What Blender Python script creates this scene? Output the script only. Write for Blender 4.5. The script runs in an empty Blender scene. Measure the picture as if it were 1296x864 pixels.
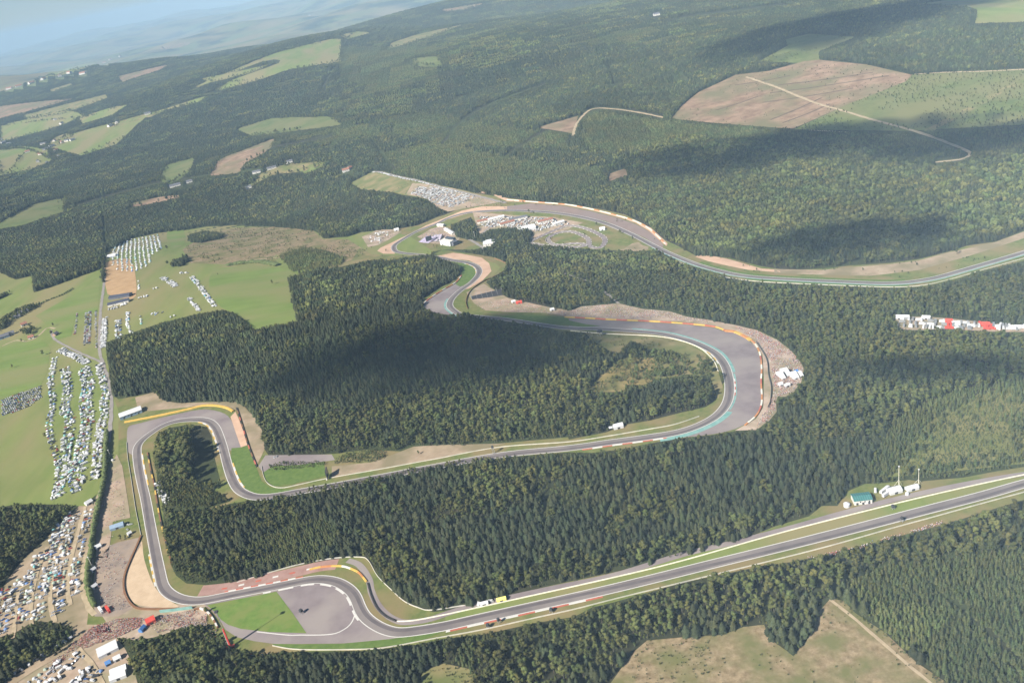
import bpy, bmesh, math, random
import numpy as np
from mathutils import Vector, Matrix
from mathutils.geometry import delaunay_2d_cdt

random.seed(7); RNG = np.random.default_rng(11)
scn = bpy.context.scene; COL = scn.collection
R_ = math.radians

# ------------------------------------------------------------------ camera
W, H, FPX, CZ = 1296, 864, 1100.0, 560.0
roll = math.atan(0.2)
pitch = math.atan((432 - (50 - 0.2*648))*math.cos(roll)/FPX)
Fv = np.array([0, math.cos(pitch), -math.sin(pitch)])
U0 = np.array([0, math.sin(pitch), math.cos(pitch)]); R0 = np.array([1., 0, 0])
Rv = math.cos(roll)*R0 - math.sin(roll)*U0
Uv = math.sin(roll)*R0 + math.cos(roll)*U0
cam = bpy.data.cameras.new('camera'); cam_o = bpy.data.objects.new('camera', cam); COL.objects.link(cam_o)
cam.sensor_width = 36; cam.lens = 36*FPX/W; cam.clip_start = 1; cam.clip_end = 120000
M = Matrix.Identity(4)
for i in range(3):
    M[i][0] = Rv[i]; M[i][1] = Uv[i]; M[i][2] = -Fv[i]
M[0][3], M[1][3], M[2][3] = 0, 0, CZ
cam_o.matrix_world = M
scn.camera = cam_o

# ------------------------------------------------------------------ light
SUN_EL, SUN_HEAD = 38.0, 52.0            # shadows fall 52 degrees to the right of the view direction
sdir = np.array([math.sin(R_(SUN_HEAD))*math.cos(R_(SUN_EL)), math.cos(R_(SUN_HEAD))*math.cos(R_(SUN_EL)), -math.sin(R_(SUN_EL))])
sun = bpy.data.lights.new('sun', 'SUN'); sun.energy = 5.0; sun.angle = R_(0.5); sun.color = (1.0, 0.93, 0.82)
sun_o = bpy.data.objects.new('sun', sun); COL.objects.link(sun_o)
sun_o.rotation_euler = Vector(sdir).to_track_quat('-Z', 'Y').to_euler()
sun_o.location = (-800, -600, 2500)
world = bpy.data.worlds.new('World'); scn.world = world; world.use_nodes = True
wn = world.node_tree; bg = wn.nodes['Background']
sky = wn.nodes.new('ShaderNodeTexSky'); sky.sky_type = 'NISHITA'; sky.sun_disc = False
sky.sun_elevation = R_(SUN_EL); sky.sun_rotation = R_(SUN_HEAD + 180)
sky.air_density = 0.7; sky.dust_density = 0.4; sky.ozone_density = 3.0; sky.altitude = 600
wn.links.new(sky.outputs[0], bg.inputs[0]); bg.inputs[1].default_value = 0.052
vs = scn.view_settings; vs.view_transform = 'Standard'; vs.look = 'None'; vs.gamma = 1.0; vs.exposure = 0.95
vs.use_curve_mapping = False
scn.cycles.max_bounces = 4; scn.cycles.diffuse_bounces = 2; scn.cycles.volume_bounces = 1
scn.cycles.transparent_max_bounces = 40
HAZE = 4.8e-5

# ------------------------------------------------------------------ terrain
def sm(a, b, v):
    t = np.clip((v - a)/(b - a), 0, 1); return t*t*(3 - 2*t)
def bump(c, w, v): return np.exp(-((v - c)/w)**2)
def terr(x, y):
    x = np.asarray(x, float); y = np.asarray(y, float)
    s = .735*x + .678*y; q = .506*x + .863*y; t = .863*x - .506*y; r = np.hypot(x, y)
    z = -45*sm(700, 1380, s) + 125*sm(1450, 3300, s)
    z = z + 9*np.sin(x/250 + 1)*np.sin(y/330 + .4)*sm(1300, 2600, r)
    z = z - 55*bump(2750, 360, y)*sm(250, -800, x)
    z = z + 56*np.sin(x/640 + .7 + .4*np.sin(y/1300))*np.sin(y/760 + 2.1)*sm(3000, 5600, r) + 28*np.sin(x/330 + y/900)*np.sin(y/420)*sm(4200, 7000, r)
    z = z + (70*np.sin(x/900 + 1)*np.sin(y/1300) + 90*np.sin(x/2100 + 2)*np.sin(y/2900 + .5))*sm(8500, 13000, q)
    z = z + 30*bump(2700, 420, y)*bump(60, 420, x)
    w = 500*np.sin(t/1500 + .5) + 250*np.sin(t/620)
    z = z - 300*sm(6900, 10500, q + w)
    z = z + 150*bump(13500, 1700, q + w) + 210*bump(20500, 2600, q - 1.6*w) + 330*bump(29000, 3800, q + 2*w) + 700*bump(41000, 5200, q + 2*w)
    return z
def ray_dirs(px):
    px = np.asarray(px, float).reshape(-1, 2)
    v = Fv[None]*FPX + Rv[None]*(px[:, :1] - W/2) + Uv[None]*(H/2 - px[:, 1:])
    return v/np.linalg.norm(v, axis=1, keepdims=True)
def unproj(px):
    """pixels -> points on the terrain (first hit)"""
    d = ray_dirs(px); n = len(d)
    lo = np.full(n, 350.); hi = np.full(n, 45000.); done = np.zeros(n, bool)
    t = 350.; prev = t
    while t < 45000:
        p = d*t
        hit = (~done) & (CZ + p[:, 2] < terr(p[:, 0], p[:, 1]))
        lo[hit] = prev; hi[hit] = t; done |= hit
        if done.all(): break
        prev = t; t *= 1.01
    lo[~done] = 44000; 
    for _ in range(26):
        m = (lo + hi)/2; p = d*m[:, None]
        below = CZ + p[:, 2] < terr(p[:, 0], p[:, 1])
        hi = np.where(below, m, hi); lo = np.where(below, lo, m)
    p = d*hi[:, None]; p[:, 2] += CZ
    return p
def proj(P):
    P = np.asarray(P, float).reshape(-1, 3) - np.array([0, 0, CZ])
    dz = np.maximum(P@Fv, 1e-3)
    return np.stack([W/2 + FPX*(P@Rv)/dz, H/2 - FPX*(P@Uv)/dz], 1)
def at(x, y):
    return unproj([(x, y)])[0]
def cr(ox, oy, s, *pts):                       # points read in an enlarged crop
    return [(ox + a/s, oy + b/s) for a, b in pts]

# ------------------------------------------------------------------ masks of the visible ground
def fill(mask, poly, val):
    P = np.array(poly, float); n = len(P)
    y0, y1 = int(max(0, math.floor(P[:, 1].min()))), int(min(H - 1, math.ceil(P[:, 1].max())))
    for yy in range(y0, y1 + 1):
        yc = yy + .5; xs = []
        for i in range(n):
            (xa, ya), (xb, yb) = P[i], P[(i + 1) % n]
            if (ya <= yc) != (yb <= yc): xs.append(xa + (yc - ya)/(yb - ya)*(xb - xa))
        xs.sort()
        for a, b in zip(xs[::2], xs[1::2]):
            a = int(max(0, round(a))); b = int(min(W, round(b)))
            if b > a: mask[yy, a:b] = val

# ------------------------------------------------------------------ materials
def mat(name, c1, c2, scale=.05, rough=.9, detail=6, c3=None, scale3=.006, vec=(1, 1, 1), lo=.35, hi=.65, bump_=0, metal=0, rand=0):
    m = bpy.data.materials.new(name); m.use_nodes = True; nt = m.node_tree; N = nt.nodes; L = nt.links
    p = N['Principled BSDF']; p.inputs['Roughness'].default_value = rough; p.inputs['Metallic'].default_value = metal
    p.inputs['Specular IOR Level'].default_value = .25
    tc = N.new('ShaderNodeTexCoord'); mp = N.new('ShaderNodeMapping'); mp.inputs['Scale'].default_value = vec
    L.new(tc.outputs['Object'], mp.inputs[0])
    nz = N.new('ShaderNodeTexNoise'); nz.inputs['Scale'].default_value = scale; nz.inputs['Detail'].default_value = detail
    nz.inputs['Roughness'].default_value = .62
    L.new(mp.outputs[0], nz.inputs[0])
    rp = N.new('ShaderNodeValToRGB'); rp.color_ramp.elements[0].position = lo; rp.color_ramp.elements[1].position = hi
    rp.color_ramp.elements[0].color = (*c1, 1); rp.color_ramp.elements[1].color = (*c2, 1)
    L.new(nz.outputs[0], rp.inputs[0]); out = rp.outputs[0]
    if c3:
        n3 = N.new('ShaderNodeTexNoise'); n3.inputs['Scale'].default_value = scale3; n3.inputs['Detail'].default_value = 4
        L.new(mp.outputs[0], n3.inputs[0])
        r3 = N.new('ShaderNodeValToRGB'); r3.color_ramp.elements[0].position = .42; r3.color_ramp.elements[1].position = .62
        r3.color_ramp.elements[0].color = (0, 0, 0, 1); r3.color_ramp.elements[1].color = (1, 1, 1, 1)
        L.new(n3.outputs[0], r3.inputs[0])
        mx = N.new('ShaderNodeMix'); mx.data_type = 'RGBA'
        L.new(r3.outputs[0], mx.inputs['Factor']); L.new(out, mx.inputs['A']); mx.inputs['B'].default_value = (*c3, 1); out = mx.outputs['Result']
    if rand:
        oi = N.new('ShaderNodeObjectInfo'); hs = N.new('ShaderNodeHueSaturation')
        mr = N.new('ShaderNodeMapRange'); mr.inputs['To Min'].default_value = 1 - rand; mr.inputs['To Max'].default_value = 1 + rand
        L.new(oi.outputs['Random'], mr.inputs['Value']); L.new(mr.outputs[0], hs.inputs['Value'])
        mh = N.new('ShaderNodeMath'); mh.operation = 'MULTIPLY_ADD'; mh.inputs[1].default_value = .06; mh.inputs[2].default_value = .47
        wn_ = N.new('ShaderNodeTexWhiteNoise'); wn_.noise_dimensions = '1D'; L.new(oi.outputs['Random'], wn_.inputs['W'])
        L.new(wn_.outputs['Value'], mh.inputs[0]); L.new(mh.outputs[0], hs.inputs['Hue'])
        L.new(out, hs.inputs['Color']); out = hs.outputs[0]
        ln = N.new('ShaderNodeTexNoise'); ln.inputs['Scale'].default_value = .0075; ln.inputs['Detail'].default_value = 5; ln.inputs['Roughness'].default_value = .65
        L.new(oi.outputs['Location'], ln.inputs[0])
        lr = N.new('ShaderNodeMapRange'); lr.inputs['From Min'].default_value = .38; lr.inputs['From Max'].default_value = .64
        L.new(ln.outputs[0], lr.inputs['Value'])
        lm = N.new('ShaderNodeMix'); lm.data_type = 'RGBA'; lm.blend_type = 'MULTIPLY'; L.new(lr.outputs[0], lm.inputs['Factor'])
        L.new(out, lm.inputs['A']); lm.inputs['B'].default_value = (1.25, 1.08, .9, 1)
        vo = N.new('ShaderNodeTexVoronoi'); vo.inputs['Scale'].default_value = .0052; L.new(oi.outputs['Location'], vo.inputs['Vector'])
        sp = N.new('ShaderNodeSeparateColor'); L.new(vo.outputs['Color'], sp.inputs[0])
        bl = N.new('ShaderNodeMapRange'); bl.inputs['To Min'].default_value = .72; bl.inputs['To Max'].default_value = 1.22; L.new(sp.outputs[0], bl.inputs['Value'])
        h2 = N.new('ShaderNodeHueSaturation'); L.new(bl.outputs[0], h2.inputs['Value']); L.new(lm.outputs['Result'], h2.inputs['Color']); out = h2.outputs[0]
    L.new(out, p.inputs['Base Color'])
    if bump_:
        b = N.new('ShaderNodeBump'); b.inputs['Strength'].default_value = bump_; b.inputs['Distance'].default_value = .5
        L.new(nz.outputs[0], b.inputs['Height']); L.new(b.outputs[0], p.inputs['Normal'])
    return m
def flatm(name, c, rough=.6, metal=0, var=.12, scale=.8):
    return mat(name, tuple(v*(1 - var) for v in c), tuple(min(1, v*(1 + var)) for v in c), scale, rough, 3, metal=metal)

MT = {}
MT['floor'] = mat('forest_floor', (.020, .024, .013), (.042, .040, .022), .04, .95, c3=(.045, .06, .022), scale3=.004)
MT['far'] = mat('far_land', (.025, .036, .02), (.12, .145, .055), .0016, .95, 10, c3=(.19, .155, .075), scale3=.0011, lo=.46, hi=.54)
MT['meadow'] = mat('meadow', (.128, .172, .042), (.175, .208, .06), .03, .9, 9, c3=(.215, .19, .085), scale3=.008, vec=(1, .3, 1))
MT['meadow_bright'] = mat('bright_meadow', (.115, .172, .036), (.152, .208, .05), .04, .9, 9, c3=(.18, .19, .07), scale3=.011, vec=(.3, 1, 1))
MT['verge'] = mat('verge_grass', (.09, .125, .03), (.16, .17, .055), .10, .9, c3=(.20, .16, .075), scale3=.02)
MT['lawn'] = mat('mown_grass', (.075, .13, .026), (.115, .17, .04), .15, .9)
MT['lawn_light'] = mat('cut_grass', (.095, .165, .03), (.135, .205, .045), .12, .9, c3=(.15, .19, .05), scale3=.05)
MT['dry'] = mat('dry_grass', (.19, .16, .07), (.25, .205, .10), .05, .95, c3=(.12, .14, .045), scale3=.02)
MT['golden'] = mat('golden_grass', (.21, .165, .06), (.27, .21, .09), .05, .95, 8, c3=(.11, .11, .04), scale3=.03)
MT['slope'] = mat('rough_slope', (.105, .13, .034), (.165, .175, .055), .05, .95, 9, c3=(.20, .18, .07), scale3=.012)
MT['clear'] = mat('felled_ground', (.17, .108, .068), (.31, .215, .145), .03, .95, 10, c3=(.15, .135, .07), scale3=.008)
MT['clear_grassy'] = mat('grassy_clearing', (.155, .115, .06), (.31, .24, .145), .16, .95, 10, c3=(.135, .135, .05), scale3=.03, bump_=.3)
MT['heath'] = mat('young_growth', (.075, .105, .028), (.13, .155, .05), .03, .95, 8, c3=(.15, .15, .06), scale3=.006)
MT['asphalt'] = mat('asphalt', (.150, .132, .130), (.188, .166, .160), .05, .75, 9, c3=(.21, .186, .176), scale3=.02)
MT['runoff'] = mat('runoff_asphalt', (.180, .150, .155), (.225, .192, .195), .06, .8, 9, c3=(.26, .228, .215), scale3=.018)
MT['brown_runoff'] = mat('brown_runoff_asphalt', (.20, .145, .125), (.25, .185, .16), .05, .8, c3=(.22, .175, .165), scale3=.012)
MT['gravel'] = mat('gravel', (.44, .33, .22), (.52, .40, .275), .08, .95)
MT['pink_gravel'] = mat('pink_gravel', (.46, .30, .21), (.55, .38, .27), .05, .95)
MT['dirt'] = mat('dirt', (.27, .205, .14), (.37, .29, .205), .06, .95, 7, c3=(.20, .17, .10), scale3=.02)
MT['gravel_field'] = mat('stony_ground', (.30, .225, .165), (.41, .31, .235), .07, .95, 8, c3=(.24, .21, .13), scale3=.03)
MT['road'] = mat('road_asphalt', (.22, .20, .185), (.28, .26, .24), .06, .85)
MT['path'] = mat('path_dirt', (.30, .24, .155), (.42, .34, .23), .1, .95)
MT['yard'] = mat('stony_yard', (.19, .155, .13), (.27, .22, .185), .10, .95, 8, c3=(.30, .235, .18), scale3=.03)
MT['white'] = flatm('white_paint', (.56, .55, .52), .6, var=.06, scale=.3)
MT['yellow'] = flatm('yellow_paint', (.58, .38, .09), .6, scale=.2)
MT['orange'] = flatm('orange_barrier_paint', (.50, .22, .08), .6, scale=.2)
MT['red'] = flatm('red_paint', (.42, .12, .08), .6, scale=.3)
MT['teal'] = mat('teal_paint', (.13, .29, .265), (.22, .38, .35), .12, .7)
MT['green_paint'] = mat('green_paint', (.06, .22, .10), (.09, .28, .13), .15, .6)
MT['rail'] = flatm('galvanised_rail', (.62, .60, .54), .55, .3, scale=.1)
MT['tyre'] = flatm('tyre_rubber', (.045, .042, .04), .85)
MT['crowd_ground'] = mat('trodden_ground', (.33, .25, .19), (.45, .355, .28), .09, .95, 8, c3=(.24, .205, .13), scale3=.03)

# ------------------------------------------------------------------ tags and mesh helpers
def tag(o, label=None, cat=None, group=None, kind=None):
    if label: o['label'] = label
    if cat: o['category'] = cat
    if group: o['group'] = group
    if kind: o['kind'] = kind
    return o
def link(name, me, parent=None, mats=()):
    o = bpy.data.objects.new(name, me); COL.objects.link(o)
    for m in mats: me.materials.append(m)
    if parent: o.parent = parent
    return o
def empty(name, loc, rz=0):
    o = bpy.data.objects.new(name, None); COL.objects.link(o); o.location = loc; o.rotation_euler.z = rz; o.empty_display_size = 2
    return o
def mesh(name, v, f, smooth=False):
    me = bpy.data.meshes.new(name); me.from_pydata([tuple(p) for p in v], [], [tuple(q) for q in f]); me.update()
    if smooth: me.polygons.foreach_set('use_smooth', [True]*len(me.polygons))
    return me
class MB:
    def __init__(s): s.v, s.f, s.mi = [], [], []
    def add(s, v, f, mi=0):
        n = len(s.v); s.v += [tuple(p) for p in v]; s.f += [tuple(i + n for i in q) for q in f]; s.mi += [mi]*len(f); return s
    def box(s, x0, x1, y0, y1, z0, z1, mi=0, tx=0, ty=0):
        v = [(x0, y0, z0), (x1, y0, z0), (x1, y1, z0), (x0, y1, z0), (x0 + tx, y0 + ty, z1), (x1 - tx, y0 + ty, z1), (x1 - tx, y1 - ty, z1), (x0 + tx, y1 - ty, z1)]
        return s.add(v, [(3, 2, 1, 0), (4, 5, 6, 7), (0, 1, 5, 4), (1, 2, 6, 5), (2, 3, 7, 6), (3, 0, 4, 7)], mi)
    def gable(s, x0, x1, y0, y1, z0, z1, ov=.4, th=.25, mi=0):       # pitched roof slab, ridge along x
        ym = (y0 + y1)/2
        for a, zz in ((0, 0),):
            v = [(x0 - ov, y0 - ov, z0), (x1 + ov, y0 - ov, z0), (x1 + ov, ym, z1), (x0 - ov, ym, z1), (x1 + ov, y1 + ov, z0), (x0 - ov, y1 + ov, z0)]
            v += [(p[0], p[1], p[2] - th) for p in v]
            s.add(v, [(0, 1, 2, 3), (3, 2, 4, 5), (7, 6, 9, 8), (8, 9, 11, 10), (1, 0, 6, 7), (5, 4, 10, 11), (0, 3, 9, 6), (3, 5, 11, 9), (2, 1, 7, 8), (4, 2, 8, 10)], mi)
        return s
    def house(s, x0, x1, y0, y1, z0, z1, z2, mi=0):                  # walls with gable ends, ridge along x
        ym = (y0 + y1)/2
        v = [(x0, y0, z0), (x1, y0, z0), (x1, y1, z0), (x0, y1, z0), (x0, y0, z1), (x1, y0, z1), (x1, y1, z1), (x0, y1, z1), (x0, ym, z2), (x1, ym, z2)]
        return s.add(v, [(3, 2, 1, 0), (0, 1, 5, 4), (2, 3, 7, 6), (1, 2, 6, 9, 5), (3, 0, 4, 8, 7), (4, 5, 9, 8), (7, 8, 9, 6)], mi)
    def cyl(s, x, y, z0, z1, r0, r1=None, n=8, mi=0):
        r1 = r0 if r1 is None else r1
        v = [(x + r0*math.cos(2*math.pi*i/n), y + r0*math.sin(2*math.pi*i/n), z0) for i in range(n)] + [(x + r1*math.cos(2*math.pi*i/n), y + r1*math.sin(2*math.pi*i/n), z1) for i in range(n)]
        f = [(i, (i + 1) % n, n + (i + 1) % n, n + i) for i in range(n)] + [tuple(range(n, 2*n)), tuple(range(n - 1, -1, -1))]
        return s.add(v, f, mi)
    def wheel(s, x, y, z, r, w, n=10, mi=0):                         # axle along y
        v = [(x + r*math.cos(2*math.pi*i/n), y - w/2, z + r*math.sin(2*math.pi*i/n)) for i in range(n)] + [(x + r*math.cos(2*math.pi*i/n), y + w/2, z + r*math.sin(2*math.pi*i/n)) for i in range(n)]
        f = [(i, n + i, n + (i + 1) % n, (i + 1) % n) for i in range(n)] + [tuple(range(n)), tuple(range(2*n - 1, n - 1, -1))]
        return s.add(v, f, mi)
    def bar(s, a, b, r, n=5, mi=0):
        a = Vector(a); b = Vector(b); d = (b - a).normalized(); u = d.orthogonal().normalized(); w = d.cross(u)
        v = [tuple(a + (u*math.cos(2*math.pi*i/n) + w*math.sin(2*math.pi*i/n))*r) for i in range(n)] + [tuple(b + (u*math.cos(2*math.pi*i/n) + w*math.sin(2*math.pi*i/n))*r) for i in range(n)]
        return s.add(v, [(i, (i + 1) % n, n + (i + 1) % n, n + i) for i in range(n)] + [tuple(range(n - 1, -1, -1)), tuple(range(n, 2*n))], mi)
    def mesh(s, name):
        me = mesh(name, s.v, s.f)
        if any(s.mi): me.polygons.foreach_set('material_index', s.mi)
        return me
    def build(s, name, mats, parent=None):
        return link(name, s.mesh(name), parent, mats if isinstance(mats, (list, tuple)) else [mats])

# ------------------------------------------------------------------ draped sheets and ribbons
def smooth_poly(P, n=6, closed=True):
    P = np.asarray(P, float); m = len(P); out = []
    idx = range(m if closed else m - 1)
    for i in idx:
        if closed: a, b, c, d = P[i - 1], P[i], P[(i + 1) % m], P[(i + 2) % m]
        else: a, b, c, d = P[max(i - 1, 0)], P[i], P[i + 1], P[min(i + 2, m - 1)]
        for k in range(n):
            t = k/n
            out.append(.5*((2*b) + (-a + c)*t + (2*a - 5*b + 4*c - d)*t*t + (-a + 3*b - 3*c + d)*t**3))
    if not closed: out.append(P[-1])
    return np.array(out)
def sheet_xy(name, P, mt, lift, step=18, kind='structure'):
    """a sheet draped on the terrain inside a closed ground outline"""
    P = np.asarray(P, float)[:, :2]
    Q = []
    for i in range(len(P)):
        a, b = P[i], P[(i + 1) % len(P)]; n = max(1, int(np.hypot(*(b - a))/step))
        for k in range(n): Q.append(a + (b - a)*k/n)
    Q = np.array(Q)
    x0, y0 = Q.min(0); x1, y1 = Q.max(0)
    gx, gy = np.meshgrid(np.arange(x0 + step*.5, x1, step), np.arange(y0 + step*.5, y1, step))
    G = np.stack([gx.ravel(), gy.ravel()], 1)
    ins = np.zeros(len(G), bool); j = len(P) - 1
    for i in range(len(P)):
        (xi, yi), (xj, yj) = P[i], P[j]
        c = ((yi > G[:, 1]) != (yj > G[:, 1]))
        with np.errstate(divide='ignore', invalid='ignore'):
            xx = (xj - xi)*(G[:, 1] - yi)/(yj - yi) + xi
        ins ^= c & (G[:, 0] < xx); j = i
    G = G[ins]
    V = [Vector(p) for p in np.vstack([Q, G])] if len(G) else [Vector(p) for p in Q]
    n = len(Q)
    vs_, _, fs, _, _, _ = delaunay_2d_cdt(V, [(i, (i + 1) % n) for i in range(n)], [tuple(range(n))], 1, .01)
    A = np.array([(v.x, v.y) for v in vs_]); z = terr(A[:, 0], A[:, 1]) + lift
    me = mesh(name, np.column_stack([A, z]), fs)
    if len(me.polygons) and me.polygons[0].normal.z < 0: me.flip_normals()
    o = link(name, me, None, [mt]); tag(o, kind=kind)
    return o
def sheet(name, px, mt, lift, smooth=3, step=None, dens=1):
    P = smooth_poly(px, smooth) if smooth > 1 else np.array(px, float)
    G = unproj(P); r = np.hypot(G[:, 0], G[:, 1]).min()
    return sheet_xy(name, G, mt, lift, step or max(10, r*.015))
def resample(P, step):
    P = np.asarray(P, float); d = np.r_[0, np.cumsum(np.hypot(*np.diff(P[:, :2], axis=0).T))]
    n = max(2, int(d[-1]/step) + 1); s = np.linspace(0, d[-1], n)
    return np.stack([np.interp(s, d, P[:, k]) for k in range(2)], 1), d[-1]
def line_xy(px, step=4, smooth=6):
    G = unproj(px)[:, :2]; G = smooth_poly(G, smooth, False) if len(G) > 2 else G
    return resample(G, step)[0]
def normals(C):
    T = np.gradient(C, axis=0); T /= np.linalg.norm(T, axis=1, keepdims=True) + 1e-9
    return np.stack([-T[:, 1], T[:, 0]], 1)          # left of travel
def strip(name, C, o0, o1, mt, lift, i0=0, i1=None, kind='structure', h0=None):
    """ribbon between two offsets left of a ground line"""
    C = C[i0:i1]; N = normals(C)
    o0 = np.broadcast_to(o0, len(C)); o1 = np.broadcast_to(o1, len(C))
    A = C + N*o0[:, None]; B = C + N*o1[:, None]
    v = np.vstack([np.column_stack([A, terr(A[:, 0], A[:, 1]) + lift]), np.column_stack([B, terr(B[:, 0], B[:, 1]) + lift])])
    n = len(C); f = [(i, i + 1, n + i + 1, n + i) for i in range(n - 1)]
    me = mesh(name, v, f)
    if me.polygons[0].normal.z < 0: me.flip_normals()
    return tag(link(name, me, None, [mt]), kind=kind)
def kerb(name, C, o0, o1, i0, i1, mats, block=3, lift=.34, ht=.12):
    """raised kerb in alternating blocks"""
    C = C[i0:i1]; N = normals(C); mb = MB()
    for i in range(len(C) - 1):
        p = [C[i] + N[i]*o0, C[i + 1] + N[i + 1]*o0, C[i + 1] + N[i + 1]*o1, C[i] + N[i]*o1]
        z = [float(terr(*q)) + lift for q in p]
        v = [(*q, zz - .2) for q, zz in zip(p, z)] + [(*q, zz + ht) for q, zz in zip(p, z)]
        mb.add(v, [(0, 1, 5, 4), (1, 2, 6, 5), (2, 3, 7, 6), (3, 0, 4, 7), (4, 5, 6, 7)], (i//block) % len(mats))
    return tag(mb.build(name, mats), kind='structure')
def wall_mesh(C, th, ht, seg, nm, base=-.2, lift=0):
    """wall of thickness th and height ht along a ground line; material index changes every seg samples"""
    N = normals(C); mb = MB()
    for i in range(len(C) - 1):
        p = [C[i] + N[i]*th/2, C[i + 1] + N[i + 1]*th/2, C[i + 1] - N[i + 1]*th/2, C[i] - N[i]*th/2]
        z = [float(terr(*q)) for q in p]
        v = [(*q, zz + base + lift) for q, zz in zip(p, z)] + [(*q, zz + ht + lift) for q, zz in zip(p, z)]
        mb.add(v, [(0, 1, 5, 4), (2, 3, 7, 6), (4, 5, 6, 7)] + ([(3, 0, 4, 7)] if i == 0 else []) + ([(1, 2, 6, 5)] if i == len(C) - 2 else []), (i//seg) % nm)
    return mb
def barrier(name, label, cat, px, th, ht, mats, seg=6, step=3, group=None):
    C = line_xy(px, step); return tag(wall_mesh(C, th, ht, seg, len(mats)).build(name, mats), label, cat, group)
def guardrail(label, px=None, C=None, group=None):
    if C is None: C = line_xy(px, 4)
    return tag(wall_mesh(C, .4, .9, 999, 1, base=-.45, lift=.3).build('guard_rail', [MT['rail']]), label, 'guard rail', group)
def yaw(p, q):
    a, b = unproj([p, q]); return math.atan2(b[1] - a[1], b[0] - a[0])
# ------------------------------------------------------------------ ground sheet (one, out to the horizon)
def build_ground():
    rr = [40.0]
    while rr[-1] < 47000: rr.append(rr[-1]*1.016 + 1)
    rr = np.array(rr); aa = np.radians(np.linspace(-80, 80, 420))
    Rg, Ag = np.meshgrid(rr, aa, indexing='ij')
    x = (Rg*np.sin(Ag)).ravel(); y = (Rg*np.cos(Ag)).ravel(); z = terr(x, y)
    n, m = len(rr), len(aa)
    i = np.arange(n - 1)[:, None]*m + np.arange(m - 1)[None]
    f = np.stack([i, i + 1, i + m + 1, i + m], -1).reshape(-1, 4)
    me = bpy.data.meshes.new('ground')
    me.vertices.add(n*m); me.vertices.foreach_set('co', np.column_stack([x, y, z]).ravel())
    me.loops.add(f.size); me.loops.foreach_set('vertex_index', f[:, ::-1].ravel())
    me.polygons.add(len(f)); me.polygons.foreach_set('loop_start', np.arange(len(f))*4)
    me.polygons.foreach_set('use_smooth', np.ones(len(f), bool))
    far = (np.repeat(np.arange(n - 1), m - 1) > np.searchsorted(rr, 7600)).astype(np.int32)
    me.polygons.foreach_set('material_index', far)
    me.update(calc_edges=True); me.validate()
    if me.polygons[0].normal.z < 0: me.flip_normals()
    tag(link('ground', me, None, [MT['floor'], MT['far']]), kind='structure')
build_ground()

# ------------------------------------------------------------------ open ground, read from the photograph and laid out on the terrain
OPEN = []     # outlines in photo pixels where no tall trees stand in view
def opn(*p): OPEN.append(list(p)); return list(p)
kem_up = [(1300, 590), (1262, 596), (1220, 604), (1165, 609), (1150, 607), (1120, 611), (1095, 612), (1072, 622), (1060, 640), (1040, 640), (1024, 653), (980, 666), (944, 681), (864, 704), (776, 724), (700, 740), (650, 752), (600, 766), (560, 773), (547, 774), (520, 764), (500, 750), (485, 735), (470, 712), (460, 704), (440, 705), (400, 711), (370, 717), (330, 727), (300, 737), (260, 740), (236, 738), (223, 728), (216, 714)]
kem_lo = [(262, 790), (277, 806), (300, 822), (333, 827), (380, 824), (463, 823), (530, 815), (560, 808), (610, 803), (677, 788), (727, 780), (750, 768), (776, 762), (864, 737), (964, 716), (1014, 709), (1097, 689), (1197, 663), (1300, 631)]
P_KEM = opn(*(kem_up + [(190, 700), (150, 720), (120, 780), (190, 800), (240, 790)] + kem_lo))
P_LEG = opn((216, 714), (207, 670), (207, 652), (205, 630), (199, 612), (198, 590), (196, 560), (200, 548), (215, 541), (240, 537), (262, 540), (268, 552), (272, 580), (280, 612), (270, 622), (240, 612), (225, 612), (213, 618), (209, 642), (228, 646), (243, 643), (263, 645), (292, 637), (316, 633), (340, 630),
  (373, 622), (407, 614), (447, 609), (490, 602), (523, 592), (556, 588), (600, 580), (660, 577), (720, 572), (748, 573), (782, 569), (803, 565), (833, 559), (865, 554), (887, 552), (912, 549), (936, 543),
  (940, 520), (918, 480), (912, 491), (908, 505), (893, 515), (862, 522), (823, 532), (793, 537), (775, 544), (767, 547), (720, 556), (719, 553), (632, 561), (572, 566), (556, 565), (523, 565), (507, 571), (465, 569), (423, 574), (407, 575), (340, 576), (334, 567), (332, 547), (321, 528), (307, 511), (270, 508), (225, 510), (205, 508), (193, 497), (150, 505), (143, 500), (130, 540), (120, 640), (118, 720), (110, 790), (160, 790), (200, 740))
P_WEST = opn((0, 345), (20, 354), (41, 349), (43, 370), (67, 363), (127, 341), (131, 316), (145, 314), (167, 302), (200, 295), (231, 292), (262, 287), (300, 285), (345, 287), (400, 293), (410, 302), (440, 300), (458, 294), (490, 291), (520, 300), (548, 318), (545, 322), (525, 324), (465, 330), (432, 338), (400, 342), (364, 350), (369, 378), (377, 406), (323, 416), (300, 398), (283, 392), (247, 398), (207, 408), (167, 421), (133, 434), (137, 461), (143, 501), (150, 520), (150, 600), (118, 629), (112, 640), (90, 640), (72, 638), (20, 638), (0, 642))
P_TERR = opn((113, 620), (118, 640), (150, 640), (150, 800), (110, 800), (93, 812), (92, 793), (73, 788), (43, 785), (20, 800), (0, 806), (0, 752), (8, 735), (33, 703), (50, 690), (66, 673), (85, 655), (100, 640))
P_SW = opn((93, 812), (75, 828), (50, 838), (0, 868), (175, 868), (168, 840), (158, 820), (147, 806), (150, 800), (130, 790))
P_TAIL = opn((147, 806), (173, 810), (195, 806), (215, 800), (232, 792), (262, 792), (262, 764), (180, 764), (130, 780))
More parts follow.
